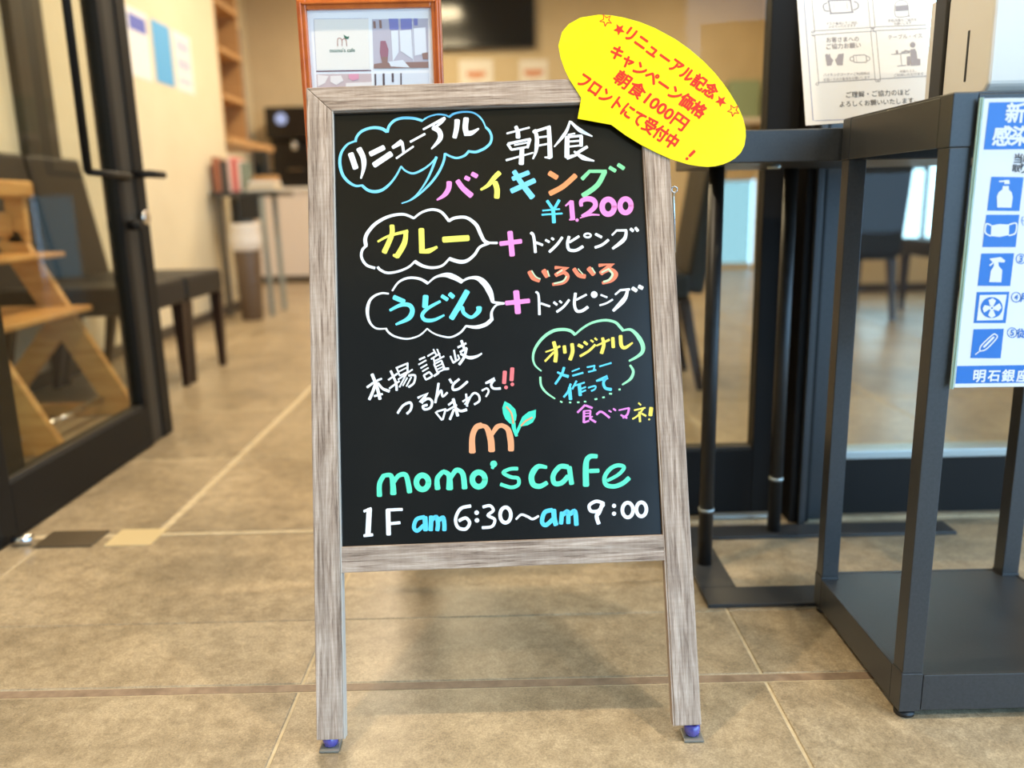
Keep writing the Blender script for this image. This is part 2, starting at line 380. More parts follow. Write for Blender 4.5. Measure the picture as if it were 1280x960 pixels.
box((0.713, 1.742, 0.128), (2.2, 1.798, 0.146), 0.002).build('window_sill', 'sill', w3)
box((0.713, 1.768, 0.146), (2.2, 1.774, 2.199)).build('pane', 'glass', w3)
w4 = struct('window_4', MB().box((-1.9, 1.745, 0.0), (-1.186, 1.795, 0.128)), 'door_black')
box((-1.9, 1.768, 0.128), (-1.186, 1.774, 2.199)).build('pane', 'glass', w4)

def leaf(name, along_y):
    """a black framed glass door leaf; local a runs from the hinge, z up"""
    W = 0.93 if along_y else 0.846
    def P(a, t, z):
        return (-1.085 - t, 1.64 + a, z) if along_y else (0.598 - a, 1.752 + t, z)
    def B(a0, a1, z0, z1, t0=0.0, t1=0.045, bev=0.002):
        p, q = P(a0, t0, z0), P(a1, t1, z1)
        return box([min(p[i], q[i]) for i in range(3)], [max(p[i], q[i]) for i in range(3)], bev)
    far = 0.18 if along_y else 0.066
    d = struct(name, B(0, 0.066, 0.003, 2.19), 'door_black')                      # hinge stile
    if along_y:
        B(W - far, W - 0.145, 0.003, 2.19).build('stile', 'door_black', d)
        B(W - 0.1449, W - 0.065, 0.003, 2.19, 0.006, 0.04, 0).build('stile', 'door_grey', d, 'dark grey band painted as the reflection on the stile')  # grey colour stands in for a reflection on the black stile
        B(W - 0.0649, W, 0.003, 2.19).build('stile', 'door_black', d)
    else:
        B(W - far, W, 0.003, 2.19).build('stile', 'door_black', d)
    B(0.0662, W - far - 0.0002, 0.003, 0.125 if along_y else 0.15).build('bottom_rail', 'door_black', d)
    B(0.0662, W - far - 0.0002, 2.06, 2.19).build('top_rail', 'door_black', d)
    B(0.066, W - far, 0.1252 if along_y else 0.1502, 0.133 if along_y else 0.158, 0.006, 0.04, 0).build('glazing_bead', 'door_grey', d)
    B(0.067, W - far - 0.001, 0.134 if along_y else 0.159, 2.059, 0.018, 0.025, 0).build('pane', 'glass', d)
    return d, P
dl, P = leaf('door_1', True)
# pull handle through the stile: a flat bar on the glass side and one across the face
hb = MB(); hb.tube([(-1.055, 2.165, 2.0), (-1.055, 2.165, 0.795)], 0.011, 10)
hb.tube([(-1.055, 2.165, 0.795), (-1.055, 2.405, 0.79)], 0.009, 10).tube([(-1.084, 2.405, 0.79), (-1.055, 2.405, 0.79)], 0.012, 10)
hb.build('handle', 'door_black', dl)
hb = MB(); hb.tube([(-1.086, 2.50, 0.80), (-1.04, 2.50, 0.80), (-1.04, 2.60, 0.80)], 0.011, 8); hb.build('handle_stub', 'door_black', dl)
lk = MB(); lk.tube([(-1.084, 2.52, 0.675), (-1.068, 2.52, 0.675)], 0.020, 16); lk.build('lock_cylinder', 'chrome', dl)
lk = MB(); lk.tube([(-1.084, 2.43, 0.655), (-1.050, 2.43, 0.655)], 0.014, 12); lk.build('thumb_turn', 'door_black', dl)
dr, P2 = leaf('door_2', False)

# floor hinge cover under the open leaf, and the one under the closed leaf
fh = thing('floor_hinge', 'dark metal floor hinge cover below the open left door leaf', 'hinge', (-0.985, 1.70, 0))
box((-1.025, 1.652, 0.0008), (-0.90, 1.738, 0.004), 0.001).build('cover_plate', mat('aged_plate', srgb(92, 80, 62), 0.35, 0.3), fh)
MB().tube([(-1.075, 1.668, 0.012), (-1.035, 1.675, 0.012)], 0.011, 12).build('pivot', 'chrome', fh, 'shiny silver pivot')
fh2 = thing('floor_hinge', 'silver floor pivot behind the round-legged black stand', 'hinge', (0.5, 1.735, 0))
box((0.43, 1.722, 0.001), (0.59, 1.745, 0.010), 0.002).build('cover_plate', 'sill', fh2)

# ------------------------------------------------------------------ planes and drawing on them
def ray(x, y):
    d = (x - 640.0, y - 480.0, F)
    return Vector([sum(r[i] * d[i] for i in range(3)) for r in ROWS])
EYE = Vector((0, 0, H))
class Plane:
    """a flat sheet in the scene: origin, horizontal u, upward v, normal n towards the viewer"""
    def __init__(s, o, u, v, off=0.0):
        s.u = Vector(u).normalized(); s.v = (Vector(v) - s.u * Vector(v).dot(s.u)).normalized(); s.n = s.u.cross(s.v)
        s.o = Vector(o) + s.n * off
    def hit(s, x, y):
        d = ray(x, y); t = (s.o - EYE).dot(s.n) / d.dot(s.n); return EYE + d * t
    def uv(s, x, y):
        p = s.hit(x, y) - s.o; return p.dot(s.u), p.dot(s.v)
    def at(s, a, b, lift=0.0): return s.o + s.u * a + s.v * b + s.n * lift
    def frame(s):
        mt = Matrix.Identity(4)
        for i in range(3): mt[i][0] = s.u[i]; mt[i][1] = -s.n[i]; mt[i][2] = s.v[i]; mt[i][3] = s.o[i]
        return mt
def spline(pts):
    if len(pts) < 3: return pts
    out = []; segs = []; cur = [pts[0]]
    for p in pts[1:]:
        if p == cur[-1]: segs.append(cur); cur = [p]            # a doubled point is a corner
        else: cur.append(p)
    segs.append(cur)
    for sg in segs:
        if len(sg) < 3: out += sg; continue
        for i in range(len(sg) - 1):
            p0 = sg[max(i - 1, 0)]; p1 = sg[i]; p2 = sg[i + 1]; p3 = sg[min(i + 2, len(sg) - 1)]
            for k in range(6):
                t = k / 6.0
                out.append(tuple(0.5 * (2 * p1[j] + (p2[j] - p0[j]) * t + (2 * p0[j] - 5 * p1[j] + 4 * p2[j] - p3[j]) * t * t + (3 * p1[j] - p0[j] - 3 * p2[j] + p3[j]) * t ** 3) for j in (0, 1)))
        out.append(sg[-1])
    res = [out[0]]
    for p in out[1:]:
        if math.hypot(p[0] - res[-1][0], p[1] - res[-1][1]) > 1e-6: res.append(p)
    return res
def stroke(mb, pl, crop, widths, pts, lift):
    ox, oy, s = crop
    P = spline([(ox + x / s, oy + y / s) for x, y in pts])
    n = len(P)
    if n == 1:
        r = widths[0] / s / 2; mb.poly([pl.at(*pl.uv(P[0][0] + r * math.cos(k * math.pi / 6), P[0][1] - r * math.sin(k * math.pi / 6)), lift) for k in range(12)]); return
    cum = [0]
    for i in range(1, n): cum.append(cum[-1] + math.hypot(P[i][0] - P[i - 1][0], P[i][1] - P[i - 1][1]))
    L = []; R = []
    for i, p in enumerate(P):
        a = P[max(i - 1, 0)]; b = P[min(i + 1, n - 1)]
        dx, dy = b[0] - a[0], b[1] - a[1]; l = math.hypot(dx, dy) or 1; dx /= l; dy /= l
        t = cum[i] / cum[-1]; q = t * (len(widths) - 1); j = min(int(q), len(widths) - 2) if len(widths) > 1 else 0
        wd = widths[0] if len(widths) == 1 else widths[j] * (1 - (q - j)) + widths[j + 1] * (q - j)
        h = wd / s / 2
        if 0 < i < n - 1:                                          # keep width round a bend
            e1 = (p[0] - a[0], p[1] - a[1]); e2 = (b[0] - p[0], b[1] - p[1]); m1 = math.hypot(*e1); m2 = math.hypot(*e2)
            c = (e1[0] * e2[0] + e1[1] * e2[1]) / (m1 * m2 + 1e-9); h /= max(math.sqrt(max((1 + c) / 2, 0)), 0.55)
        if i == 0:
            L.append((p[0] - dx * h * 0.35 - dy * h * 0.6, p[1] - dy * h * 0.35 + dx * h * 0.6)); R.append((p[0] - dx * h * 0.35 + dy * h * 0.6, p[1] - dy * h * 0.35 - dx * h * 0.6))
        L.append((p[0] - dy * h, p[1] + dx * h)); R.append((p[0] + dy * h, p[1] - dx * h))
        if i == n - 1:
            L.append((p[0] + dx * h * 0.35 - dy * h * 0.6, p[1] + dy * h * 0.35 + dx * h * 0.6)); R.append((p[0] + dx * h * 0.35 + dy * h * 0.6, p[1] + dy * h * 0.35 - dx * h * 0.6))
    mb.quadstrip([pl.at(*pl.uv(*q), lift) for q in L], [pl.at(*pl.uv(*q), lift) for q in R])
LIFT = [0]
def draw(pl, crop, spec, name, color, parent, label=None, base=0.0004):
    """spec: strokes split by ';', each 'width[,width..]: x,y x,y ...'; 'o' closes an ellipse: 'o w: cx,cy rx,ry'; 'p:' fills a polygon"""
    mb = MB(); k = 0
    for st in spec.split(';'):
        st = st.strip()
        if not st: continue
        hd, body = st.split(':'); pts = [tuple(float(v) for v in q.split(',')) for q in body.split()]
        lift = base + k * 0.000012; k += 1
        if hd.strip() == 'p':
            ox, oy, s = crop; mb.poly([pl.at(*pl.uv(ox + x / s, oy + y / s), lift) for x, y in pts]); continue
        if hd[0] == 'o':
            c, r = pts; wd = [float(hd[1:])]
            pts = [(c[0] + r[0] * math.cos(a * math.pi / 12), c[1] + r[1] * math.sin(a * math.pi / 12)) for a in range(25)]
            stroke(mb, pl, crop, wd, pts, lift); continue
        stroke(mb, pl, crop, [float(v) for v in hd.split(',')], pts, lift)
    return mb.build(name, color if not isinstance(color, str) else ink(color), parent, label, flat=True)
def text(pl, body, p0, p1, name, material, parent, bold=0.0, label=None, lift=0.0004, sq=1.0, hpx=None):
    """printed text; p0 and p1 are the ends of the line's middle"""
    cu = bpy.data.curves.new('t', 'FONT'); cu.body = body; cu.size = 1.0; cu.resolution_u = 3
    o = bpy.data.objects.new('t', cu); COL.objects.link(o)
    dg = bpy.context.evaluated_depsgraph_get(); me = bpy.data.meshes.new_from_object(o.evaluated_get(dg))
    bpy.data.objects.remove(o); bpy.data.curves.remove(cu)
    xs = [v.co.x for v in me.vertices]; ys = [v.co.y for v in me.vertices]
    x0, x1, yc = min(xs), max(xs), (min(ys) + max(ys)) / 2
    a = Vector(pl.uv(*p0)); b = Vector(pl.uv(*p1)); d = b - a; k = d.length / (x1 - x0); d.normalize(); e = Vector((-d.y, d.x))
    ky = k * sq
    if hpx:
        q0 = Vector(pl.uv(p0[0], p0[1] - hpx / 2)); q1 = Vector(pl.uv(p0[0], p0[1] + hpx / 2)); ky = (q1 - q0).length / (max(ys) - min(ys))
    for v in me.vertices:
        q = a + d * (v.co.x - x0) * k + e * (v.co.y - yc) * ky; v.co = pl.at(q.x, q.y, lift)
    if bold:
        vs_ = [v.co.copy() for v in me.vertices]; fs = [tuple(f.vertices) for f in me.polygons]; nv = []; nf = []
        r = bold * k
        for j in range(8):
            t = j * math.pi / 4; off = pl.u * r * math.cos(t) + pl.v * r * math.sin(t) + pl.n * j * 0.000008; b0 = len(nv)
            nv += [q + off for q in vs_]; nf += [tuple(i + b0 for i in f) for f in fs]
        bpy.data.meshes.remove(me); me = bpy.data.meshes.new(name); me.from_pydata(nv, [], nf)
    me.transform(WM[parent].inverted())
    me.materials.append(M[material] if isinstance(material, str) else material)
    ob = bpy.data.objects.new(name, me); COL.objects.link(ob); ob.parent = parent; WM[ob] = WM[parent]
    if label: ob['label'] = label
    return ob
def local(mb, root): mb.bm.transform(WM[root]); return mb

# ------------------------------------------------------------------ the blackboard sign
SU, SV = (0.9998767, 0.00875415, 0.01303616), (-0.01506928, 0.30151494, 0.95334236)
front = Plane((-0.0116, 0.9608, 0.020), SU, SV)
board = Plane((-0.0116, 0.9608, 0.020), SU, SV, -0.007)
sg = thing('blackboard_sign', 'grey weathered wood A-frame blackboard covered in coloured marker lettering', 'sign', mtx=front.frame())
W2, LEN, ST = 0.2525, 0.8862, 0.0352
f2 = lambda a, b, d: (a, d, b)
iw = W2 - ST
for s in (-1, 1):
    pl_ = [(s * W2, 0), (s * W2, LEN), (s * iw, LEN - ST), (s * iw, 0)]
    o = local(MB().prism(pl_, f2, 0.019), sg).build('stile', 'foil_v', sg, bevel=0.0012)
    xb = s * (iw - 0.0005)
    local(MB().box((min(xb, xb - s * 0.0014), 0.0006, 0), (max(xb, xb - s * 0.0014), 0.018, LEN - ST)), sg).build('edge_band', 'foil_edge' if s < 0 else 'foil_v', sg)
local(MB().prism([(-W2, LEN), (W2, LEN), (iw, LEN - ST), (-iw, LEN - ST)], f2, 0.019), sg).build('top_rail', 'foil_h', sg, bevel=0.0012)
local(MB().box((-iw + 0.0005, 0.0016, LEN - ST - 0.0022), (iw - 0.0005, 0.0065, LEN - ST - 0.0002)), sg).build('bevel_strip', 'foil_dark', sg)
local(MB().box((-iw + 0.001, 0.0012, 0.2142), (iw - 0.001, 0.019, 0.2482), 0.001), sg).build('bottom_rail', 'foil_h', sg)
bd = local(MB().box((-iw, 0.007, 0.2484), (iw, 0.0125, LEN - ST - 0.0004)), sg).build('board_panel', 'board', sg)
for s, x in ((-1, -0.2365), (1, 0.2425)):
    c = front.at(x, 0)
    MB().lathe([(0.007, 0.003), (0.0105, 0.005), (0.011, 0.011), (0.0105, 0.016), (0.008, 0.0188)], (c.x, c.y + 0.011, 0.0005), 20).build('foot', 'bumper', sg, 'clear violet rubber foot')
    MB().box((c.x - 0.013, c.y - 0.004, 0.0005), (c.x + 0.013, c.y + 0.024, 0.0034), 0.001).build('foot_pad', 'pad', sg)
# rear frame: black leaf hinged at the top, its legs splaying out behind
for s, xt, xf in ((-1, -0.222, -0.352), (1, 0.212, 0.320)):
    top = front.at(xt, 0.845, -0.036)
    MB().beam(top, (xf, 1.435, 0.0), 0.018, 0.014, side=(1, 0, 0)).build('rear_leg', 'chair_leg', sg)
rb = front.at(0, 0, -0.030)
local(MB().box((-0.2, 0.026, 0.50), (0.2, 0.032, 0.84)), sg).build('rear_panel', 'black', sg)
for x in (-0.19, 0.13): local(MB().box((x, 0.0195, 0.853), (x + 0.06, 0.034, 0.872)), sg).build('hinge', 'hook', sg)
# eye screw and stay rod on the right edge
ep = front.at(0.2585, 0.7245, -0.010)
e = MB(); n = 20
ring = [(ep.x + 0.004 * math.cos(t), ep.y, ep.z + 0.004 * math.sin(t)) for t in [2 * math.pi * k / n for k in range(n + 1)]]
e.tube(ring, 0.0011, 8); e.tube([(ep.x - 0.004, ep.y, ep.z), (ep.x - 0.010, ep.y, ep.z - 0.001)], 0.0011, 8)
eo = e.build('eye_screw', 'hook', sg)
rd = front.at(0.2560, 0.636, -0.014)
MB().tube([(ep.x, ep.y + 0.001, ep.z - 0.003), (ep.x - 0.001, ep.y, ep.z - 0.012), rd], [0.0017, 0.0017, 0.0009], 8).build('stay_rod', 'hook', eo)

A = lambda crop, spec, name, col, label=None, base=0.0004: draw(board, crop, spec, name, col, sg, label, base)
c1 = (410, 130, 6.4); c2 = (600, 130, 5.818); c3 = (430, 250, 5.3333); c4 = (610, 270, 5.818); c5 = (440, 410, 5.818)
c6 = (650, 390, 6.4); c7 = (440, 490, 4.8); c8 = (620, 490, 4.8)
A(c1, """20,26: 222,302 228,268 262,225 320,198 380,190 435,200 470,222 470,222; 22: 476,226 476,226 488,180 525,138 570,118 620,112 690,116 755,135;
12,14: 755,135 800,105 870,85 930,88 970,104; 18,12: 970,104 1010,78 1080,64 1150,68 1200,92 1238,135 1262,188;
20,22,16: 1262,188 1262,188 1290,215 1308,260 1300,310 1262,350 1220,372 1180,385 1125,380 1125,380 1095,412 1040,432 990,424 936,398;
20,20,10: 936,398 936,398 925,460 890,540 830,625 750,705 670,765 590,796; 8,16,22: 640,780 710,725 780,630 825,540 868,425;
12,18,14: 868,425 868,425 820,480 750,530 680,556 620,535 585,500; 14,18,26,22: 585,500 585,500 550,568 500,635 440,685 380,702 320,690 272,652;
16,24,26,20,14: 272,652 272,652 220,655 160,620 115,560 95,470 108,390 150,330 190,308 228,296""",
  'cloud_outline', 'sky', 'light blue hand-drawn speech cloud with a tail')
A(c1, """46: 182,398 222,515; 46,40,14: 248,358 282,430 286,510 264,596; 42: 338,402 448,348; 46: 368,490 506,398;
26,22: 517,350 592,302 592,302 600,350 606,392; 16: 546,436 684,340; 18: 658,304 776,240; 16,24: 762,204 936,112; 26,18: 930,118 905,150 862,184;
42,40,12: 842,188 890,220 896,280 828,360; 44,36: 1034,130 1028,200 1012,270; 44,44,40,14: 1106,116 1098,190 1108,236 1108,236 1150,232 1206,198""",
  'lettering', 'white', 'white katakana word in the blue cloud')
A(c1, '44,40,14: 970,625 964,680 930,730 872,768; 40,46: 1036,615 1080,675 1148,734; 34: 1098,588 1130,604; 36: 1152,558 1192,580', 'lettering', 'pink', 'pink katakana character')
A(c2, """14: 195,215 360,172; 26,34: 260,165 274,200 277,246; 20: 202,292 228,332; 20,16: 205,290 366,255; 26,18: 362,256 345,320; 12: 250,300 342,282; 16: 228,334 350,312;
16,12: 190,410 386,355; 32,38: 306,320 300,438; 26,32,12: 398,190 414,250 408,340 385,400; 20: 385,205 510,166; 30,36: 500,165 506,280 510,390; 22,10: 510,392 470,388; 14: 420,245 500,235; 14: 416,305 500,290;
14,26,10: 655,125 622,210 540,312; 16,32,10: 660,130 724,190 816,236; 12: 640,225 690,215; 18: 625,242 742,232; 26: 736,235 735,308; 14: 640,275 735,268; 14: 640,312 735,302;
34,36: 634,244 632,320 632,388; 30,18: 634,392 700,372; 22: 704,358 780,312; 14,34,10: 684,346 750,392 830,415""", 'lettering', 'white', 'white brush kanji pair')
A(c2, '16,34,36: 6,624 60,590 106,535 142,500; 40: 108,570 124,620 122,682', 'lettering', 'yellow', 'yellow katakana character')
A(c2, '34: 238,545 354,498; 38: 228,634 398,556; 36,44: 248,490 304,580 382,680', 'lettering', 'sky', 'light blue katakana character')
A(c2, '38: 504,502 560,536; 38: 508,652 604,600 695,520', 'lettering', 'orange', 'orange katakana character')
A(c2, '24,30: 800,486 742,546; 24: 800,490 918,490; 36,38: 908,492 852,592 748,668; 28: 942,462 985,488; 30: 1004,442 1046,470', 'lettering', 'green', 'green katakana character')
A(c2, '22: 488,704 532,768; 22: 576,700 538,766; 28: 532,762 538,864; 12: 455,776 580,765; 14: 450,806 598,797', 'lettering', 'aqua', 'blue yen mark')
A(c2, '36: 664,708 674,840; 12,18: 622,742 662,706; 12: 650,842 690,838; 24: 706,845; 26,40,34,22: 736,742 738,706 786,690 828,704 838,742 800,782 742,816; 8,18,10: 728,830 800,806 868,808; o40: 932,748 44,54; o38: 1058,741 40,50',
  'lettering', 'pink', 'pink price digits 1,200')
A(c3, """18: 206,454 150,434 118,385 122,335 152,302 152,302; 26,16: 146,300 142,260 160,215 215,155 300,110 395,96 466,122; 14,20: 466,122 466,122 520,82 590,64 650,82 700,140;
20,20,26,22: 700,140 700,140 740,120 815,118 880,165 912,230 935,272 965,288; 16: 940,286 1022,287; 16,18,20,26,24: 965,290 965,290 905,315 870,365 820,405 770,412 702,392;
14,18,24: 702,392 702,392 655,438 590,452 525,440 472,410; 14,18: 472,410 472,410 430,448 360,477 290,486 245,468 225,448""", 'cloud_outline', 'white', 'upper white speech cloud pointing right')
A(c3, '14,22: 226,278 300,240 425,208; 32,36: 320,170 318,235 268,350; 28,38,36: 414,212 402,290 352,378; 34,16: 355,374 328,368; 38: 516,194 520,340; 20,34,18: 505,346 565,340 620,314; 40: 662,265 830,254', 'lettering', 'yellow', 'yellow katakana word in a white cloud')
A(c3, """12,16,20: 322,606 365,548 430,520 505,526 560,556; 10,16,38,30: 560,556 560,556 610,515 680,500 740,518 788,545; 12,18,40,42,24: 780,548 780,548 830,522 890,522 940,560 975,620 992,680; 16: 992,682 1068,690;
12,14,26,26,14: 1060,692 1015,702 985,745 985,796 985,796 945,830 880,848 812,840; 14,10: 812,842 812,842 775,885 710,915 640,905 590,885 555,858;
10,14: 555,858 555,858 500,905 420,926 340,910 295,880 280,856; 10,14,24,16,12: 280,858 215,856 172,815 156,745 168,680 200,642 250,622 298,625""", 'cloud_outline', 'white', 'lower white speech cloud pointing right')
A(c3, '32: 332,648 402,678; 18,28,34,14: 306,736 380,700 436,702 456,740 430,790 346,830; 38: 545,640 540,715; 18,24,26,14: 642,676 560,722 522,765 540,800 600,800 668,768; 26: 652,640 690,665; 30: 704,626 730,648; 38: 822,608 770,700 716,790; 22,26,22,38: 742,748 785,716 800,755 850,782 896,745 900,715',
  'lettering', 'cyan', 'cyan hiragana word in a white cloud')
A(c4, '34: 88,202 242,184; 40: 160,116 176,288', 'plus_sign', 'pink', 'pink plus sign beside the upper cloud')
A(c4, '34: 130,634 300,617; 44: 205,548 218,706', 'plus_sign', 'pink', 'pink plus sign beside the lower cloud')
A(c4, """22,22: 312,122 332,150 345,266; 18: 340,190 398,212; 18: 418,175 446,190; 18: 462,162 478,172; 20: 540,156 500,210 446,262; 22: 590,150 578,200 590,245 640,250 690,222; 18: 662,148 592,192; o14: 724,142 24,14;
20: 782,132 826,155; 20: 778,230 830,210 876,174; 14,18: 902,140 935,106 935,106 1008,105; 20,30,18: 1005,108 990,170 906,238; 22: 1036,94 1056,110; 22: 1072,86 1090,110""", 'lettering', 'white', 'upper white katakana word')
A(c4, """16,20: 348,552 368,580 374,718; 16: 385,636 450,658; 18: 478,628 502,646; 16: 520,618 536,632; 18: 590,610 550,660 500,698; 22: 636,562 628,640 645,690 684,690 726,662; 16: 716,572 642,610; 50: 772,572;
14: 820,574 866,592; 14: 812,650 860,635 906,608; 14,18: 925,572 962,540 962,540 1030,534; 20,36,20: 1015,538 992,604 910,690; 28: 1050,525 1080,545; 28: 1096,512 1124,526""", 'lettering', 'white', 'lower white katakana word')
A(c4, '30,38,26: 300,405 328,448 374,472; 38: 404,396 432,440; 26,30: 488,376 568,376 568,376 492,432; 20,32,22: 500,432 552,412 578,440 548,482 470,498; 30,34: 625,385 660,430 706,440; 38: 732,380 770,424; 26,36: 808,360 896,352 896,352 820,418; 26,40,22: 830,414 882,390 926,422 898,466 832,488',
  'lettering', 'peach', 'orange and pale green hiragana word')
A(c4, '10: 318,398 345,440 380,460; 10: 432,398 446,440; 10: 540,395 500,420; 12: 570,440 545,475 480,492; 8: 655,385 690,425; 10: 755,378 778,416; 12: 880,385 825,412; 16: 880,392 905,425 880,465 840,480', 'lettering_shade', 'pale', 'pale green shading on the orange word', 0.0009)
A(c5, """18,14: 110,432 160,396 216,368; 24: 146,336 182,430 204,518; 22: 176,390 152,462 126,520; 16,22: 190,400 222,440 272,460; 16: 162,496 222,480; 14: 265,378 330,332; 18: 282,312 320,400 325,454; 14: 272,440 345,386;
14: 320,292 408,256; 12: 325,290 346,345; 14: 404,258 404,318; 11: 336,320 395,290; 11: 346,348 405,318; 12: 336,375 440,302; 12: 400,325 372,380 346,430; 16: 412,346 458,346 450,400 412,430; 11: 402,362 370,420; 11: 432,358 396,424;
14: 490,230 530,212; 12: 485,266 540,235; 12: 500,292 546,266; 12: 512,316 556,290; 14: 522,345 538,376; 14: 522,345 562,320; 14: 538,376 582,350 562,320; 12: 550,205 600,176; 12: 592,156 616,200; 12: 576,226 640,186; 12: 620,155 645,220; 12: 600,242 670,206; 12: 592,212 602,262;
12: 596,265 650,236; 14: 598,265 622,322; 14: 650,236 672,292; 10: 606,285 656,260; 10: 612,306 665,280; 12: 622,324 674,300; 16: 632,325 596,350; 18: 662,300 704,296; 14: 716,206 736,252; 14: 742,162 756,236; 14: 735,254 776,228; 12: 770,196 782,226;
16: 770,142 830,112; 20: 796,92 816,150; 16: 786,176 836,146; 20: 832,150 816,212 780,266; 16,26,12: 790,188 850,216 905,208 944,186; 18: 332,620 370,566 418,542 434,560 426,596 400,624;
18: 480,508 545,476 545,476 500,545 500,545 552,514 582,534 572,578 530,592 516,570 548,560; 18: 630,402 620,470 606,544; 16: 616,505 648,455 660,498 694,470; 18: 710,372 726,400; 18: 780,372 738,410 736,448 780,440 840,390;
14: 608,612 655,670; 14: 618,608 682,590; 14: 682,590 660,668; 16: 702,560 742,530; 14: 690,602 762,560; 22: 736,516 770,640; 18: 742,592 712,666; 16,22: 752,580 790,604 834,594; 16: 830,480 838,570; 16: 806,536 868,490 868,490 826,562 826,562 880,478 920,488 926,530 890,556;
14: 945,456 980,440 994,462 974,500; 16,18: 972,402 1040,372 1040,372 1012,412 1030,440 1080,440""", 'lettering', 'white', 'slanting white handwriting in two lines')
A(c5, '30: 1112,316 1106,402; 28: 1120,432; 30: 1166,292 1160,382; 28: 1166,410', 'lettering', 'coral', 'red double exclamation mark')
A(c6, """12,22,26,24: 170,472 120,425 104,360 125,285 185,205 265,152 345,140 405,152 440,182; 16,20,24: 440,182 440,182 500,130 580,85 680,66 760,82 800,120 826,150; 14,26,36,34,24,16: 826,148 826,148 885,142 940,190 980,262 978,320 930,362 872,392;
18,24,14: 880,426 906,475 884,535 818,582; 18,18,12: 162,520 170,590 210,645 280,694""", 'cloud_outline', 'mint', 'broken pale green speech cloud')
A(c6, '14: 322,715 338,722; 14: 394,724 408,724; 14: 458,723 474,722; 14: 514,717 528,717; 15: 598,699 616,696; 14: 660,684 676,682; 14: 714,654 734,654; 16: 790,622 802,618', 'dotted_line', 'mint')
A(c6, """12,18: 205,320 265,300 320,274; 30,32: 270,240 288,320 282,398; 18: 270,322 200,394; 28: 354,272 360,328; 30,30: 416,255 420,320 400,382; 26: 466,264 500,282; 22: 512,240 538,260; 20: 602,262 550,312 480,354; 16: 566,226 586,240; 16: 598,210 616,224;
14,20: 612,270 660,248 715,222; 26,30: 660,208 670,262 652,330; 28: 742,206 746,284; 30,30,14: 804,190 810,265 840,286 900,246""", 'lettering', 'gold', 'yellow katakana word in the green cloud')
A(c6, """22,18: 352,444 332,502 282,576; 16,26: 300,482 340,502 386,516; 12: 415,476 475,452; 16: 420,510 505,486; 14: 536,442 600,430; 14: 596,432 590,466; 14: 546,480 608,464; 14: 635,436 730,408; 18: 406,576 382,640 350,680; 28: 396,606 404,700;
16: 452,552 418,616; 14: 430,592 516,564; 28: 474,586 482,668; 14: 484,616 526,600; 14: 486,642 526,626; 14: 546,606 600,592 600,616 570,632; 16,26: 610,552 702,520 702,520 668,560 682,608 730,620""", 'lettering', 'aqua', 'sky blue small lettering in two lines')
A(c6, """18: 520,745 460,804; 18: 526,748 578,768; 20: 512,792 510,884; 12: 510,792 566,788; 16: 564,790 560,840; 10: 515,812 556,810; 12: 515,836 562,832; 16: 512,884 552,870; 18: 556,852 606,882; 12: 580,836 556,850;
18: 612,820 650,798 716,846; 14: 710,788 730,800; 16: 746,774 766,788; 14: 790,786 872,768; 18: 872,768 858,820 822,846; 16: 806,824 856,848""", 'lettering', 'lilac', 'purple-pink small lettering')
A(c6, '14: 948,728 966,744; 14: 914,786 1002,766; 14: 986,774 940,830 900,856; 18: 955,800 960,878; 16: 972,812 1008,832; 32: 1050,766 1042,828; 16: 1030,856 1036,862', 'lettering', 'gold', 'yellow character and exclamation mark')
lg = A(c7, '40,34,36: 722,362 722,270 744,214 778,200; 22,40,40: 772,200 808,215 832,280 838,354; 20,30,26: 836,262 870,210 905,200; 26,38,36: 900,200 936,225 952,290 954,350', 'logo_letter', 'apricot', 'apricot letter m with two leaves above')
A(c8, 'p: 52,55 38,95 42,130 56,162 84,190 106,190 120,168 124,140 116,104 84,72; p: 240,106 196,118 158,148 138,192 142,208 190,200 222,182 238,150; 26,18: 104,184 110,226 124,264; 18: 146,198 124,246', 'logo_leaf', 'leaf', 'turquoise leaf pair over the m')
A(c8, '10: 62,88 92,128 104,188; 10: 218,152 176,176 150,204', 'leaf_vein', 'apricot', None, 0.0009)
A(c7, """32,28: 165,624 166,550 192,500; 24,38: 188,502 234,502 246,560 248,612; 24,30,32: 252,540 280,502 322,498 340,560 346,602; o34: 423,542 36,42; 34,26: 514,582 512,520 545,478; 26,42: 545,476 582,500 586,582; 26,32,34: 590,520 625,470 664,490 676,578;
o34: 760,525 38,43; 42: 850,432; 20: 852,436 842,458""", 'lettering', 'teal', 'green word momo in round letters')
A(c8, """22: 130,460 84,462 44,484 88,510 132,518 134,556 92,572 28,554; 20,36,34,26: 304,452 250,448 214,500 222,552 262,566 306,544; 30: 432,450 384,448 344,498 350,546 392,546 432,506; 30: 440,450 446,500 454,552; 26,36,38: 606,386 562,388 540,430 540,562; 26: 562,474 616,472;
20,26,28: 668,532 736,494 768,452 730,440 684,462 652,510 660,556 710,566 760,548 798,516""", 'lettering', 'teal', 'green word cafe in round letters')
A(c7, '16: 72,716 116,698; 32: 104,702 96,858; 18: 72,862 124,856; 28: 216,706 220,856; 18: 210,708 302,704; 18: 226,790 288,784', 'lettering', 'white', 'white floor mark 1F')
A(c7, '20: 712,684 652,700 622,760 636,812 682,822 706,785 682,756 642,772; 28: 748,724; 28: 750,770; 18: 786,690 828,682 848,710 816,740 856,765 840,806 782,814; o22: 921,738 32,46', 'lettering', 'white', 'white opening time 6:30')
A(c7, '24: 436,750 388,764 372,812 392,832 430,800; 30: 438,750 442,830; 28: 476,746 472,830; 26: 478,768 506,750 516,790 512,830; 26: 520,770 546,754 554,790 554,830', 'lettering', 'aqua', 'first blue word am')
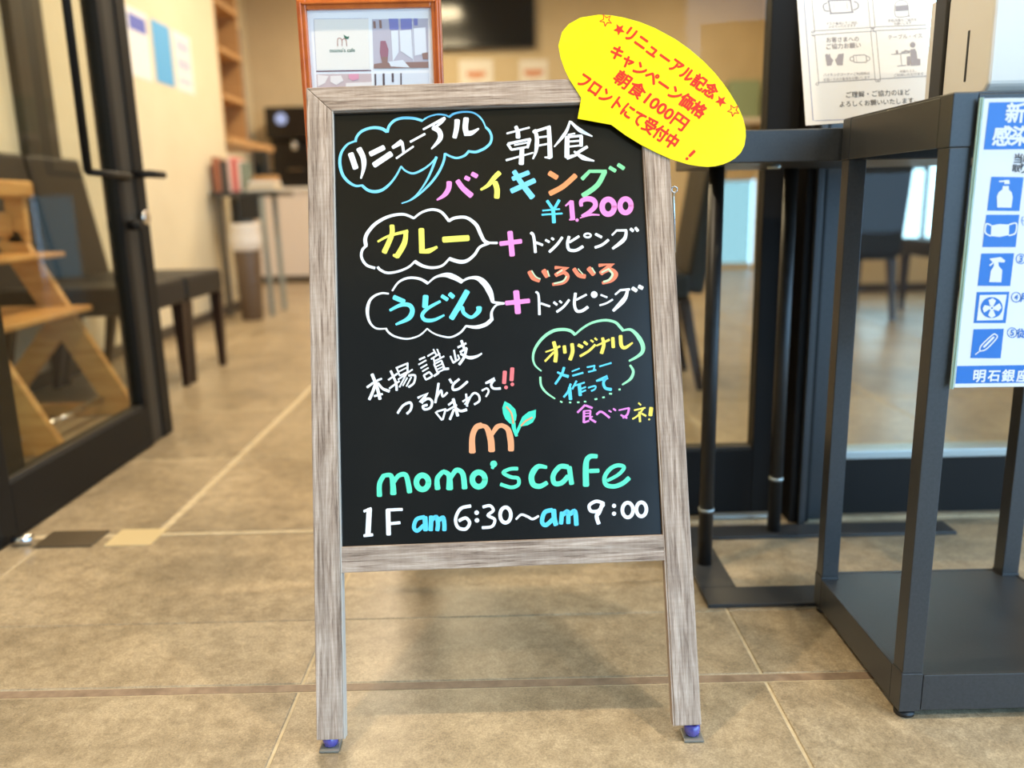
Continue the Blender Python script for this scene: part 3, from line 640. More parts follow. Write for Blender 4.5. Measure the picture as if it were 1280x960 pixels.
A(c8, '26: 338,708 292,722 276,778 300,798 344,760; 30: 346,706 350,760 360,798; 26: 396,722 390,790; 26: 400,738 430,718 434,788; 28: 444,732 474,718 482,798', 'lettering', 'aqua', 'second blue word am')
A(c8, '12,16,14: 120,764 152,736 190,748 220,762 256,744', 'wave_dash', 'white')
A(c8, '20: 642,666 600,656 560,680 570,714 614,712 646,674; 24: 642,662 620,720 604,745 616,790; 26: 708,683; 26: 708,730; o22: 790,708 32,44; o22: 872,704 30,42', 'lettering', 'white', 'white closing time 9:00')

# ------------------------------------------------------------------ yellow card on the sign's corner
card = Plane((-0.0116, 0.9608, 0.020), SU, SV, 0.0022)
cf = Plane((-0.0116, 0.9608, 0.020), SU, SV, 0.0008)
out = [(698, 57), (702.5, 40), (711, 30), (726, 21.8), (748, 18.3), (763, 19), (779.5, 21.8), (800, 27.5), (818.6, 35), (844, 48.8), (862, 61.5), (880, 77), (893, 90.5), (903.7, 103.7), (912, 115.5), (919, 127), (924.6, 137.5), (928.7, 147.5), (931.8, 159), (932.4, 170), (930.5, 182),
       (926, 191), (919, 197.8), (912, 202), (904, 205.3), (895, 207.6), (885, 208.6), (873, 207.6), (860, 205.4), (838.7, 198.9), (820, 190.5), (801, 180.8), (782, 169), (764, 155.8), (722, 148.2), (726.6, 122.5), (720, 112), (712, 99.6), (706.3, 88), (700.6, 72)]
pts = [card.uv(*p) for p in out]
cy = thing('yellow_price_card', 'glossy yellow speech-bubble card with red print on the sign corner', 'card', mtx=Plane(card.at(*card.uv(815, 113)), SU, SV).frame())
mb = MB(); mb.prism(pts, lambda a, b, d: card.at(a, b, -d), 0.0012); mb.build('card', 'yellow', cy)
inner = []
T = lambda body, p0, p1, **k: text(card, body, p0, p1, 'lettering', 'red_print', cy, **{'bold': 0.042, **k})
T('リニューアル記念', (784.5, 39.5), (895, 117.5), hpx=18)
T('キャンペーン価格', (765.5, 62), (880.5, 142), hpx=18)
T('朝食1000円', (770.5, 93.5), (857.5, 157), hpx=19, bold=0.026)
T('フロントにて受付中', (725.5, 97.5), (845.5, 180), hpx=19)
draw(card, (810, 60, 6.4), '24,22: 372,824 330,866; 25: 311,886', 'lettering', M['red_print'], cy, base=0.0004)
def star(cx, cy_, r, hollow):
    import math as q
    p = [(cx + (r if k % 2 == 0 else r * 0.42) * q.sin(k * q.pi / 5 + 3.3), cy_ - (r if k % 2 == 0 else r * 0.42) * q.cos(k * q.pi / 5 + 3.3)) for k in range(10)]
    if hollow: return '1.2: ' + ' '.join('%.2f,%.2f %.2f,%.2f' % (a, b, a, b) for a, b in p + [p[0]])
    return 'p: ' + ' '.join('%.2f,%.2f' % t for t in p)
for x, y, r, h in ((757.5, 25.5, 7.8, 1), (774, 37, 8, 0), (901.2, 126.5, 7.8, 0), (916.8, 138.2, 7.6, 1)):
    draw(card, (0, 0, 1), star(x, y, r, h), 'star', M['red_print'], cy, 'red outlined star' if h else 'solid red star')
# ------------------------------------------------------------------ orange framed picture behind the sign
FY = 1.325
pic = Plane((-0.20, FY, 0.80), (1, 0, 0), (0, 0.0, 1))
fx0, fx1 = pic.hit(372, 60).x, pic.hit(552, 60).x
fx0 = pic.hit(374.5, 60).x; fx1 = pic.hit(553, 60).x
ft = pic.hit(460, -2).z; fb = ft - 0.312
fr = thing('framed_poster', 'orange wooden picture frame with cafe photos behind the blackboard sign', 'picture', ((fx0 + fx1) / 2, FY, fb))
fw = 0.0145
mo = MB()
def rail(x0, x1, z0, z1, miter):
    return MB().box((x0, FY - 0.004, z0), (x1, FY + 0.012, z1), 0.002)
rail(fx0, fx0 + fw, fb, ft, 0).build('frame_side', 'orange_wood', fr); rail(fx1 - fw, fx1, fb, ft, 0).build('frame_side', 'orange_wood', fr)
rail(fx0 + fw, fx1 - fw, ft - fw, ft, 0).build('frame_top', 'orange_wood', fr); rail(fx0 + fw, fx1 - fw, fb, fb + fw, 0).build('frame_bottom', 'orange_wood', fr)
MB().box((fx0 + 0.004, FY - 0.0075, fb + 0.004), (fx0 + 0.008, FY - 0.0035, ft - 0.004), 0.0015).box((fx1 - 0.008, FY - 0.0075, fb + 0.004), (fx1 - 0.004, FY - 0.0035, ft - 0.004), 0.0015).box((fx0 + 0.0082, FY - 0.0075, ft - 0.008), (fx1 - 0.0082, FY - 0.0035, ft - 0.004), 0.0015).build('bead', 'orange_wood', fr)
MB().box((fx0 + fw, FY + 0.002, fb + fw), (fx1 - fw, FY + 0.006, ft - fw)).build('poster', 'paper', fr)
ps = Plane((-0.20, FY + 0.002, 0.80), (1, 0, 0), (0, 0, 1))
cp = (370, 0, 6.737)
D = lambda spec, name, col, label=None, b=0.0002: draw(ps, cp, spec, name, col, fr, label, b)
D('p: 150,160 610,155 622,585 172,592', 'picture_panel', M['paper_warm'], 'ivory panel with small logo')
D('2: 150,160 610,155; 2: 150,160 172,592', 'panel_line', M['line_print'], None, 0.0005)
D('9: 172,602 632,594', 'panel_rule', 'maroon', 'dark maroon rule', 0.0005)
D('6: 352,388 352,330 372,322 388,340 388,388; 6: 390,340 405,324 422,340 428,388', 'logo_letter', 'logo', None, 0.0005)
D('p: 402,292 408,320 428,332 430,310; p: 448,305 430,312 428,332 444,324', 'logo_leaf', 'leafdark', None, 0.0006)
text(ps, "momo's cafe", (370 + 285 / 6.737, 425 / 6.737), (370 + 496 / 6.737, 421 / 6.737), 'lettering', ink('leafdark'), fr, bold=0.01, lift=0.0005)
D('p: 640,162 1112,155 1116,572 655,578', 'photo', 'photo_a', 'photo of a bright cafe interior')
D('p: 780,158 860,157 865,250 790,250; p: 880,157 975,156 978,245 885,250; p: 990,156 1025,156 1025,215 995,215', 'photo_curtain', 'photo_c', None, 0.0005)
D('p: 800,260 860,255 865,440 815,520; p: 872,258 970,250 985,500 880,430; p: 990,240 1090,230 1100,450 1000,470', 'photo_window', 'photo_b', None, 0.0005)
D('p: 712,345 755,345 780,420 770,530 725,528 706,440', 'photo_chair', 'photo_d', None, 0.0006)
D('p: 722,480 775,480 770,535 726,532; p: 655,540 720,530 1116,520 1116,572 655,578; p: 1060,450 1112,440 1112,500 1070,500', 'photo_table', 'photo_i', None, 0.0007)
D('p: 780,520 900,505 960,570 800,560; 4: 980,180 990,520', 'photo_plates', 'photo_b', None, 0.0008)
D('p: 650,180 670,180 675,240 655,240; p: 700,170 720,170 725,240 705,240', 'photo_stripes', 'photo_i', None, 0.0008)
D('p: 172,625 635,620 640,800 178,800', 'photo', 'photo_f', 'photo of white dishes')
D('p: 180,630 275,640 245,700 185,730; p: 290,640 380,636 400,680 340,715 290,690; p: 420,700 640,690 640,800 420,800', 'photo_dishes', 'photo_g', None, 0.0005)
D('p: 442,625 530,622 530,665 480,680 445,660', 'photo_cup', 'photo_h', None, 0.0006)
D('p: 655,622 1118,614 1122,800 660,800', 'photo', 'photo_b', 'photo with dark uprights')
D('14: 668,625 672,800; 18: 738,622 742,800; 18: 814,620 816,690; 12: 884,618 886,800', 'photo_uprights', 'photo_e', None, 0.0005)

# ------------------------------------------------------------------ black steel pedestal, right foreground
PX0, PX1, PY0, PY1, PZ = 0.5185, 0.850, 1.0, 1.317, 0.811
pd = thing('display_pedestal', 'square black steel open pedestal with a bottom shelf, right foreground', 'pedestal', ((PX0 + PX1) / 2, (PY0 + PY1) / 2, 0))
q = 0.027
for x, y in ((PX0, PY0), (PX1 - q, PY0), (PX0, PY1 - q), (PX1 - q, PY1 - q)):
    MB().box((x, y, 0.0685), (x + q, y + q, 0.750), 0.0012).build('post', 'steel_black', pd)
def ring(z0, z1, nm, ex=0.0):
    MB().box((PX0 + 0.0285, PY0 - ex, z0), (PX1 - 0.0285, PY0 + 0.004, z1), 0.0008).build(nm, 'steel_black', pd)
    MB().box((PX0 + 0.0285, PY1 - 0.004, z0), (PX1 - 0.0285, PY1 + ex, z1), 0.0008).build(nm, 'steel_black', pd)
    MB().box((PX0 - ex, PY0 + 0.0285, z0), (PX0 + 0.004, PY1 - 0.0285, z1), 0.0008).build(nm, 'steel_black', pd)
    MB().box((PX1 - 0.004, PY0 + 0.0285, z0), (PX1 + ex, PY1 - 0.0285, z1), 0.0008).build(nm, 'steel_black', pd)
ring(0.013, 0.0655, 'bottom_rail', 0.001); ring(0.751, PZ - 0.002, 'top_rail', 0.001)
for x, y in ((PX0 - 0.0012, PY0 - 0.0012), (PX1 - q - 0.0004, PY0 - 0.0012), (PX0 - 0.0012, PY1 - q - 0.0004), (PX1 - q - 0.0004, PY1 - q - 0.0004)):
    MB().box((x, y, 0.0115), (x + q + 0.0018, y + q + 0.0018, 0.0685), 0.001).build('corner_block', 'steel_black', pd)
    MB().box((x, y, 0.7505), (x + q + 0.0018, y + q + 0.0018, PZ), 0.001).build('corner_block', 'steel_black', pd)
    MB().lathe([(0.009, 0.0), (0.0135, 0.001), (0.0135, 0.005), (0.010, 0.007), (0.006, 0.0118)], (x + 0.0145, y + 0.0145, 0.0004), 20).build('foot', 'black', pd)
MB().box((PX0 + 0.004, PY0 + 0.004, 0.055), (PX1 - 0.004, PY1 - 0.004, 0.0645), 0.0006).build('shelf', 'steel_black', pd)
MB().box((PX0 + 0.0005, PY0 + 0.0005, PZ - 0.0018), (PX1 - 0.0005, PY1 - 0.0005, PZ + 0.0008), 0.0006).build('top_panel', 'steel_black', pd)

# ------------------------------------------------------------------ dispenser on the pedestal
ds = thing('hand_dispenser', 'white plastic dispenser box with side slot and dark back on the pedestal', 'dispenser', (0.70, 1.17, PZ))
DZ = PZ + 0.0008
MB().box((0.600, 1.085, DZ), (0.800, 1.275, DZ + 0.008), 0.003).build('base_plate', 'steel_black', ds)
sb = MB(); 
side = [(1.110, 0.010), (1.2145, 0.0085), (1.2145, 0.140), (1.212, 0.146), (1.206, 0.149), (1.16, 0.162), (1.11, 0.168), (1.102, 0.160), (1.100, 0.020)]
sb.prism([(y, DZ + z) for y, z in side], lambda a, b, d: (0.612 + d, a, b), 0.165)
sb.build('front_shell', 'plastic_white', ds, bevel=0.004)
MB().box((0.6112, 1.1540, DZ + 0.030), (0.6135, 1.1585, DZ + 0.094), 0.0008).build('slot', 'black', ds, 'narrow dark slot')
MB().box((0.609, 1.2152, DZ + 0.0085), (0.78, 1.2470, DZ + 0.20), 0.002).build('back_housing', 'door_grey', ds, 'dark grey back housing')
MB().box((0.611, 1.2475, DZ + 0.0085), (0.775, 1.262, DZ + 0.150), 0.002).build('rear_shell', 'plastic_white', ds)

# ------------------------------------------------------------------ acrylic notice holder hung on the pedestal front
tl, bl = (1228.5, 122), (1190.5, 486)
ntp = Plane((0.55, 0.992, 0.6), (1, 0.0, 0), (0, 0, 1))
p_tl, p_bl = ntp.hit(*tl), ntp.hit(*bl)
up = (p_tl - p_bl).normalized(); rt = Vector((up.z, 0, -up.x)); Hn = (p_tl - p_bl).length; Wn = 0.245
nt_ = Plane(p_bl, rt, up)
nh = thing('notice_holder', 'clear acrylic holder with blue and white hygiene notice, hung on the pedestal', 'notice', mtx=nt_.frame())
local(MB().box((0.0, 0.0, 0.0), (Wn, 0.0022, Hn), 0.0004), nh).build('acrylic_sheet', 'acrylic', nh)
local(MB().box((-0.0008, -0.0024, 0.0), (0.0, 0.0022, Hn)).box((-0.0026, -0.0004, 0.0), (-0.0016, 0.0022, Hn)), nh).build('sheet_edge', 'acrylic_edge', nh, 'bright greenish cut edge')
local(MB().box((0.0012, -0.0016, 0.002), (Wn - 0.002, -0.0004, Hn - 0.001)), nh).build('notice_paper', 'paper', nh)
local(MB().box((0.0, 0.0022, Hn - 0.03), (Wn, 0.006, Hn - 0.012)), nh).build('adhesive_strip', 'black', nh)
ntf = Plane(p_bl + Vector((0, -0.0016, 0)), rt, up)
Q = lambda crop, spec, name, m_, label=None, b=0.0003: draw(ntf, crop, spec, name, m_, nh, label, b)
I = (0, 0, 1)
wr = ntf.at(Wn - 0.01, 0)
def band(x0, y0, x1, y1, name, label):
    a = ntf.uv(x0, y0); b = ntf.uv(x1, y1)
    mb = MB(); mb.poly([ntf.at(a[0], a[1], 0.0003), ntf.at(Wn - 0.008, a[1], 0.0003), ntf.at(Wn - 0.008, b[1], 0.0003), ntf.at(b[0], b[1], 0.0003)])
    return mb.build(name, 'blue_print', nh, label, flat=True)
band(1236.5, 128, 1229.5, 187, 'blue_band', 'blue heading band'); band(1196.3, 457.5, 1194.2, 479.5, 'blue_band', 'blue footer band')
tx = lambda body, x, y, sz, m_, bold=0.02, hp=None: text(ntf, body, (x - sz / 2, y), (x + sz / 2 , y - sz * 0.01), 'lettering', m_, nh, bold=bold, lift=0.0006, hpx=hp)
wp = M['paper']
tx('新', 1269, 141, 23, wp, 0.03); tx('感', 1252.5, 170, 23, wp, 0.03); tx('染', 1275.5, 170, 23, wp, 0.03)
tx('当', 1272.5, 198, 9.5, 'black_print'); tx('店', 1283, 198, 9.5, 'black_print'); tx('取', 1270, 210.5, 9.5, 'black_print'); tx('り', 1279.5, 210.5, 8, 'black_print')
c9 = (960, 200, 3.2)
for k, (a, b, c, d) in enumerate((((893, 67), (1022, 69), (1005, 204), (876, 202)), ((873, 219), (1005, 219), (990, 348), (857, 348)), ((853, 374), (984, 373), (968, 504), (838, 503)), ((835, 528), (965, 527), (950, 652), (822, 652)), ((822, 677), (943, 675), (930, 793), (809, 792)))):
    Q(c9, 'p: %d,%d %d,%d %d,%d %d,%d' % (*a, *b, *c, *d), 'pictogram_tile', M['blue_print'])
Q(c9, 'p: 916,190 914,145 922,128 936,118 938,104 962,104 962,118 974,130 978,150 972,191; p: 944,80 964,80 966,96 944,96; 6: 924,86 950,84', 'pictogram', wp, 'white pump bottle', 0.0006)
Q(c9, 'p: 892,262 925,256 964,258 962,300 925,308 890,304; 6: 892,262 872,256 868,290 890,304; 6: 964,258 992,254 988,292 962,302', 'pictogram', wp, 'white face mask', 0.0006)
Q(c9, 'p: 884,488 890,444 902,424 902,408 920,408 922,424 936,440 932,489; p: 884,394 930,388 948,402 944,410 916,408 900,412; 6: 898,412 886,422', 'pictogram', wp, 'white spray bottle', 0.0006)
Q(c9, 'p: 846,540 954,538 938,640 834,642', 'pictogram', wp, 'white inner square', 0.0006)
Q(c9, '44: 893,572 893,572' if 0 else 'p: ' + ' '.join('%.1f,%.1f' % (893 + 44 * math.cos(a * math.pi / 12), 590 + 42 * math.sin(a * math.pi / 12)) for a in range(24)), 'pictogram', M['blue_print'], 'blue fan disc', 0.0009)
Q(c9, 'p: 886,582 880,560 896,552 910,562 900,582; p: 902,586 924,572 932,590 920,604 902,598; p: 900,602 908,622 892,632 878,620 886,602; p: 884,596 862,610 856,594 864,580 884,584', 'pictogram', wp, 'white fan blades', 0.0012)
Q(c9, 'o6: 893,592 7,7', 'pictogram', wp, None, 0.0013)
Q(c9, '5: 846,764 852,742 896,700 910,698 914,712 872,756 846,764; 4: 828,778 846,764; 8: 862,748 902,708', 'pictogram', wp, 'white thermometer', 0.0006)
for s_, x, y in (('3', 1275.8, 323.6), ('4', 1270, 371.5), ('5', 1265, 415.8)):
    Q(I, 'o1.0: %g,%g 5.8,6' % (x, y), 'circle', M['blue_print']); tx(s_, x, y, 4.2, 'blue_print', 0.02)
Q(c9, '3: 1022,245 1014,236 1020,226; 3: 1012,240 1020,262', 'circle', M['blue_print'])
tx('従', 1276.5, 416.5, 12, 'blue_print'); tx('用', 1281, 372, 11, 'blue_print')
tx('明', 1224, 470, 14.5, wp, 0.03); tx('石', 1242, 470, 14.5, wp, 0.03); tx('銀', 1260, 469.5, 15.5, wp, 0.03); tx('座', 1278.5, 469.5, 15.5, wp, 0.03)

# ------------------------------------------------------------------ black stand with two round posts
sx0, sx1, sy0, sy1 = 0.336, 0.925, 1.322, 1.675
sd = thing('side_stand', 'low black stand with round posts and flat loop base left of the pedestal', 'stand', ((sx0 + sx1) / 2, (sy0 + sy1) / 2, 0))
bars = MB(); bt = 0.007
bars.box((sx0, sy0, 0.0003), (sx1 - 0.06, sy0 + 0.066, bt), 0.001); bars.box((sx0 + 0.0, sy0 + 0.0662, 0.0003), (sx0 + 0.066, sy1 - 0.06, bt), 0.001); bars.box((sx0, sy1 - 0.0598, 0.0003), (sx1, sy1, bt), 0.001)
bars.build('base_loop', 'steel_black', sd)
for x, y, zr in ((0.3685, 1.49, 0.118), (0.551, 1.645, 0.123)):
    p_ = MB().tube([(x, y, bt), (x, y, 0.752)], 0.0135, 24).build('post', 'black', sd)
    MB().tube([(x, y, zr - 0.003), (x, y, zr + 0.003)], 0.0150, 24).build('ring', 'sill', p_, 'thin silver ring')
MB().box((0.336, 1.322, 0.750), (1.02, 1.69, 0.799), 0.002).build('top', 'steel_black', sd)
MB().lathe([(0.010, 0.0), (0.012, 0.004), (0.010, 0.008)], (0.44, 1.40, 0.742), 16).build('glide', 'sill', sd)

# ------------------------------------------------------------------ notice leaning on the stand
an = 0.0; tl_ = math.radians(12)
uu = Vector((math.cos(an), -math.sin(an), 0)); bk = Vector((math.sin(an), math.cos(an), 0)); vv = Vector((0, 0, 1)) * math.cos(tl_) + bk * math.sin(tl_)
p0 = EYE + ray(1007.3, 157) * (1.388 / ray(1007.3, 157).y)
ln0 = Plane(p0, uu, vv); up_ = (ln0.hit(996.5, 0) - p0).normalized(); ln = Plane(p0, up_.cross(ln0.n), up_)
le = thing('leaning_notice', 'ivory cafe rules sheet with line pictograms leaning beside the dispenser', 'notice', mtx=ln.frame())
local(MB().box((0, 0, 0.0), (0.205, 0.0012, 0.297)), le).build('sheet', 'paper_warm', le)
local(MB().box((0, 0.0014, 0.0), (0.20, 0.0034, 0.29)), le).build('holder', 'acrylic', le)
MB().box((p0.x + 0.002, p0.y + 0.004, 0.7995), (p0.x + 0.20, p0.y + 0.06, 0.8035)).build('holder_base', 'acrylic', le)
cn = (990, 0, 6.0)
U = lambda spec, name, m_='grey_print', label=None, b=0.0003: draw(ln, cn, spec, name, M[m_], le, label, b)
U('4: 85,-60 158,906 158,906 418,895 620,884', 'border_line', 'line_print')
U('4: 145,-40 170,225 175,232 580,206 585,195 565,-40; 4: 600,-40 622,195 628,202 1040,184 1042,178 1010,-40; 4: 170,270 178,262 580,236 590,245 622,588 612,594 208,618 200,612 170,270; 4: 630,240 640,230 1046,212; 4: 630,240 662,585 670,591 1018,570', 'panel_lines', 'grey_print', 'thin rounded panel outlines')
U('10: 275,15 285,5 430,0 438,5 450,80 445,92 300,100 290,95 275,15; 8: 262,22 235,40 245,78 278,84; 8: 465,12 492,25 495,58 462,75; 3: 312,25 318,75; 3: 410,15 416,70', 'pictogram')
U('4: 770,40 790,10 840,5 868,35 875,115 875,120 780,124 770,40; p: 775,45 868,38 872,78 778,84', 'pictogram')
U('p: 248,412 262,404 272,412 282,402 290,430 302,442 310,455 300,470 296,490 262,494; p: 388,400 372,404 360,404 345,408 338,432 322,448 328,462 340,488 380,490', 'pictogram', 'grey_print', 'pair of gloves')
U('5: 460,416 540,412 554,420 558,462 540,468 476,468 464,460 460,416; 5: 460,424 436,434 440,454 464,458; 5: 554,420 580,430 580,450 558,458; 2: 478,416 486,466', 'pictogram')
U('42: 905,336; p: 888,376 920,364 934,390 940,440 962,442 962,490 890,494 888,450; p: 860,424 886,422 886,490 862,492; 12: 900,372 880,386 845,380; 5: 745,408 880,396; 5: 815,408 822,492; 5: 790,496 855,490; 16: 786,380 788,400; 10: 820,392 850,388', 'pictogram', 'grey_print', 'person seated at a table')
def ut(body, x0, y0, x1, y1, m_='grey_print', bold=0.0):
    text(ln, body, (990 + x0 / 6, y0 / 6), (990 + x1 / 6, y1 / 6), 'lettering', m_, le, bold=bold, lift=0.0004)
ut('お客さまへの', 258, 300, 500, 291, bold=0.01); ut('ご協力お願い', 258, 350, 515, 338, bold=0.01); ut('テーブル・イス', 720, 279, 975, 266)
ut('マスク着用にてご対応', 255, 179, 490, 170); ut('させていただきます', 275, 203, 478, 192)
ut('手指消毒のご協力を', 718, 156, 935, 147); ut('お願いします', 765, 180, 895, 172)
ut('バイキングコーナーご利用時は', 235, 563, 582, 549); ut('手袋・マスク着用をお願いします', 235, 600, 585, 580)
ut('消毒のうえ、', 805, 536, 930, 529); ut('ご利用いただけます', 765, 566, 985, 553)
ut('ご理解・ご協力のほど', 405, 712, 885, 690, 'black_print'); ut('よろしくお願いいたします。', 358, 783, 930, 752, 'black_print')
# ------------------------------------------------------------------ inside: chairs
def copy_thing(src, mtx, label, group=None):
    r = src.copy(); COL.objects.link(r); r.matrix_world = mtx; WM[r] = mtx.copy(); r['label'] = label
    if group: r['group'] = group
    for ch in list(src.children):
        c = ch.copy(); COL.objects.link(c); c.parent = r
        for g in ch.children:
            d = g.copy(); COL.objects.link(d); d.parent = c
    return r
def chair(label, loc, rz):
    """padded dining chair; its front looks along local +X"""
    mt = Matrix.Translation(loc) @ Matrix.Rotation(rz, 4, 'Z')
    t = thing('padded_chair', label, 'chair', mtx=mt)
    local(MB().box((-0.26, -0.212, 0.335), (0.24, 0.212, 0.435), 0.018), t).build('seat', 'leather', t)
    b = MB().box((-0.035, -0.208, 0.0), (0.035, 0.208, 0.56), 0.018); b.bm.transform(Matrix.Translation((-0.275, 0, 0.36)) @ Matrix.Rotation(math.radians(-9), 4, 'Y'))
    local(b, t).build('backrest', 'leather', t)
    for x, y in ((0.215, -0.185), (0.215, 0.185), (-0.24, -0.185), (-0.24, 0.185)):
        e = (x + (0.0 if x > 0 else -0.07), y, 0.0)
        local(MB().beam((x, y, 0.336), e, 0.045, 0.045, w2=0.6), t).build('leg', 'chair_leg', t)
    return t
GC = 'dark padded chairs along the left wall'
c0 = chair('far padded chair of the left wall row, seat showing past the door', (-1.52, 3.522, 0), 0.0)
c0['group'] = GC
TR = lambda x, y, a=0.0: Matrix.Translation((x, y, 0)) @ Matrix.Rotation(a, 4, 'Z')
copy_thing(c0, TR(-1.52, 3.09), 'near padded chair of the left wall row, seen through door glass', GC)
GR = 'dark padded chairs on the right side of the room'
copy_thing(c0, TR(0.405, 3.20, math.pi - 0.05), 'dark chair just right of the blackboard, half hidden behind it', GR)
copy_thing(c0, TR(1.96, 4.9, math.radians(90)), 'black chair seen through the sidelight, left one', GR)
copy_thing(c0, TR(2.60, 4.85, math.radians(90)), 'black chair seen through the sidelight, right one near the window', GR)

# ------------------------------------------------------------------ wooden high chair
hc = thing('high_chair', 'pale wooden child high chair behind the left door glass', 'high chair', (-1.55, 2.59, 0))
for y in (2.34, 2.82):
    MB().beam((-1.345, y, 0.0), (-1.665, y, 0.62), 0.028, 0.085).build('front_upright', 'maple', hc)
    MB().beam((-1.63, y, 0.60), (-1.625, y, 0.79), 0.028, 0.06).build('back_post', 'maple', hc)
    MB().beam((-1.53, y, 0.33), (-1.80, y, 0.02), 0.026, 0.07).build('rear_leg', 'maple', hc)
    MB().box((-1.81, y - 0.015, 0.0), (-1.40, y + 0.015, 0.045), 0.006).build('floor_runner', 'maple', hc)
MB().box((-1.66, 2.31, 0.745), (-1.575, 2.85, 0.80), 0.012).build('top_rail', 'maple', hc)
MB().box((-1.67, 2.36, 0.62), (-1.64, 2.81, 0.70), 0.01).build('back_slat', 'maple', hc)
MB().box((-1.70, 2.30, 0.548), (-1.50, 2.85, 0.566), 0.006).build('seat', 'maple', hc)
MB().box((-1.74, 2.25, 0.362), (-1.43, 2.85, 0.384), 0.008).build('footrest', 'maple', hc)
MB().tube([(-1.42, 2.36, 0.06), (-1.42, 2.81, 0.06)], 0.010, 10).build('cross_rod', 'chrome', hc, 'silver cross rod')

# ------------------------------------------------------------------ papers on the left wall
def wallpaper(y0, y1, z0, z1, m_, label, header=None):
    n_ = tag(box((-1.8995, y0, z0), (-1.897, y1, z1)).build('wall_notice', m_), label, 'notice', 'sheets pinned on the left wall')
    settle(n_)
    if header: MB().box((-1.8968, y0 + 0.02, z1 - 0.11), (-1.8964, y1 - 0.02, z1 - 0.03)).build('header', header, n_)
    return n_
wallpaper(4.49, 4.745, 1.37, 1.71, 'paper', 'white sheet with violet heading on the left wall', mat('violet_print', srgb(96, 110, 200), 0.6))
wallpaper(4.80, 5.05, 1.382, 1.705, mat('blue_sheet', srgb(92, 172, 232), 0.6), 'plain bright blue sheet between two white ones')
r3 = wallpaper(5.09, 5.36, 1.375, 1.705, 'paper', 'white sheet with pale violet blocks, right of the blue one')
MB().box((-1.8968, 5.13, 1.60), (-1.8964, 5.32, 1.66)).box((-1.8968, 5.13, 1.50), (-1.8964, 5.32, 1.56)).box((-1.8968, 5.13, 1.42), (-1.8964, 5.32, 1.45)).build('print_block', mat('pale_violet_print', srgb(196, 200, 226), 0.6), r3)

# ------------------------------------------------------------------ wall shelf
ws = thing('wall_shelf', 'light wooden shelf unit in the recess beyond the left wall', 'shelf', (-2.1, 6.1, 1.15))
MB().box((-2.38, 5.87, 1.17), (-2.36, 6.36, 2.5)).build('back_panel', 'shelf_wood', ws)
MB().box((-2.36, 5.865, 1.17), (-1.90, 5.885, 2.5)).build('side_panel', 'shelf_wood', ws); MB().box((-2.36, 6.35, 1.17), (-1.90, 6.37, 2.5)).build('side_panel', 'shelf_wood', ws)
for z in (1.42, 1.72, 2.02, 2.32): MB().box((-2.36, 5.886, z), (-1.885, 6.349, z + 0.03), 0.003).build('shelf', 'shelf_wood', ws)
MB().box((-2.38, 5.87, 1.125), (-1.86, 6.92, 1.168), 0.003).build('ledge', 'shelf_wood', ws, 'longer bottom ledge')
MB().box((-1.93, 6.375, 1.17), (-1.895, 6.41, 1.95)).build('metal_post', mat('grey_metal', srgb(140, 132, 124), 0.4, 0.4), ws, 'grey metal post')

# ------------------------------------------------------------------ side table with magazines, and the bin
tb = thing('side_table', 'narrow black-topped table against the left wall beyond the chairs', 'table', (-1.7, 5.55, 0))
MB().box((-1.93 + 0.05, 5.38, 0.765), (-1.44, 5.76, 0.795), 0.003).build('table_top', 'steel_black', tb)
for x, y in ((-1.835, 5.42), (-1.835, 5.72), (-1.56, 5.42), (-1.56, 5.72)):
    MB().beam((x, y, 0.764), (x + 0.01, y, 0.0), 0.03, 0.03).build('leg', mat('leg_grey', srgb(96, 90, 82), 0.4, 0.4) if x < -1.6 else 'sill', tb)
MB().box((-1.87, 5.74, 0.10), (-1.72, 5.75, 0.76)).build('side_sheet', mat('blue_grey_sheet', srgb(136, 146, 152), 0.4), tb)
MB().box((-1.70, 5.385, 0.62), (-1.58, 5.50, 0.764), 0.004).build('drawer_box', 'black', tb)
bk_cols = [(150, 92, 70), (176, 112, 86), (70, 64, 62), (92, 84, 78), (232, 196, 190), (208, 70, 66), (236, 214, 206), (120, 132, 120)]
x = -1.868
for i, c in enumerate(bk_cols):
    th = 0.020 + 0.006 * (i % 3); h_ = 0.22 - 0.012 * (i % 4)
    b = MB().box((x, 5.46, 0.7955), (x + th - 0.001, 5.62, 0.7955 + h_), 0.001)
    o = b.build('magazine', mat('cover_%d' % i, srgb(*c), 0.45)); settle(o)
    names = ['rust brown', 'terracotta', 'charcoal', 'dark taupe', 'pale pink', 'red', 'cream', 'grey green']
    tag(o, '%s magazine standing upright on the black-topped side table' % names[i], 'magazine', 'upright magazines on the side table'); x += th
for i, (c, nm) in enumerate((((222, 216, 204), 'off-white'), ((196, 176, 140), 'tan'), ((236, 232, 226), 'white'))):
    z = 0.7955 + 0.021 * i
    o = MB().box((-1.655 + 0.01 * i, 5.42, z), (-1.47 - 0.006 * i, 5.62, z + 0.020), 0.002).build('brochure_stack', mat('stack_%d' % i, srgb(*c), 0.5)); settle(o)
    tag(o, '%s brochure pile lying flat beside the upright magazines, %s of three' % (nm, ['bottom', 'middle', 'top'][i]), 'brochures', 'flat brochure piles on the side table')
fb_ = thing('file_box', 'beige box holding a black screen below the wooden shelf ledge', 'box', (-1.62, 5.70, 0.7955))
MB().box((-1.68, 5.66, 0.7955), (-1.52, 5.74, 0.90), 0.004).build('box', 'shelf_wood', fb_)
MB().box((-1.67, 5.68, 0.901), (-1.57, 5.70, 1.06), 0.004).build('screen', 'tv', fb_)
bn = thing('waste_bin', 'brown waste bin lined with a white bag below the side table', 'bin', (-1.63, 5.25, 0))
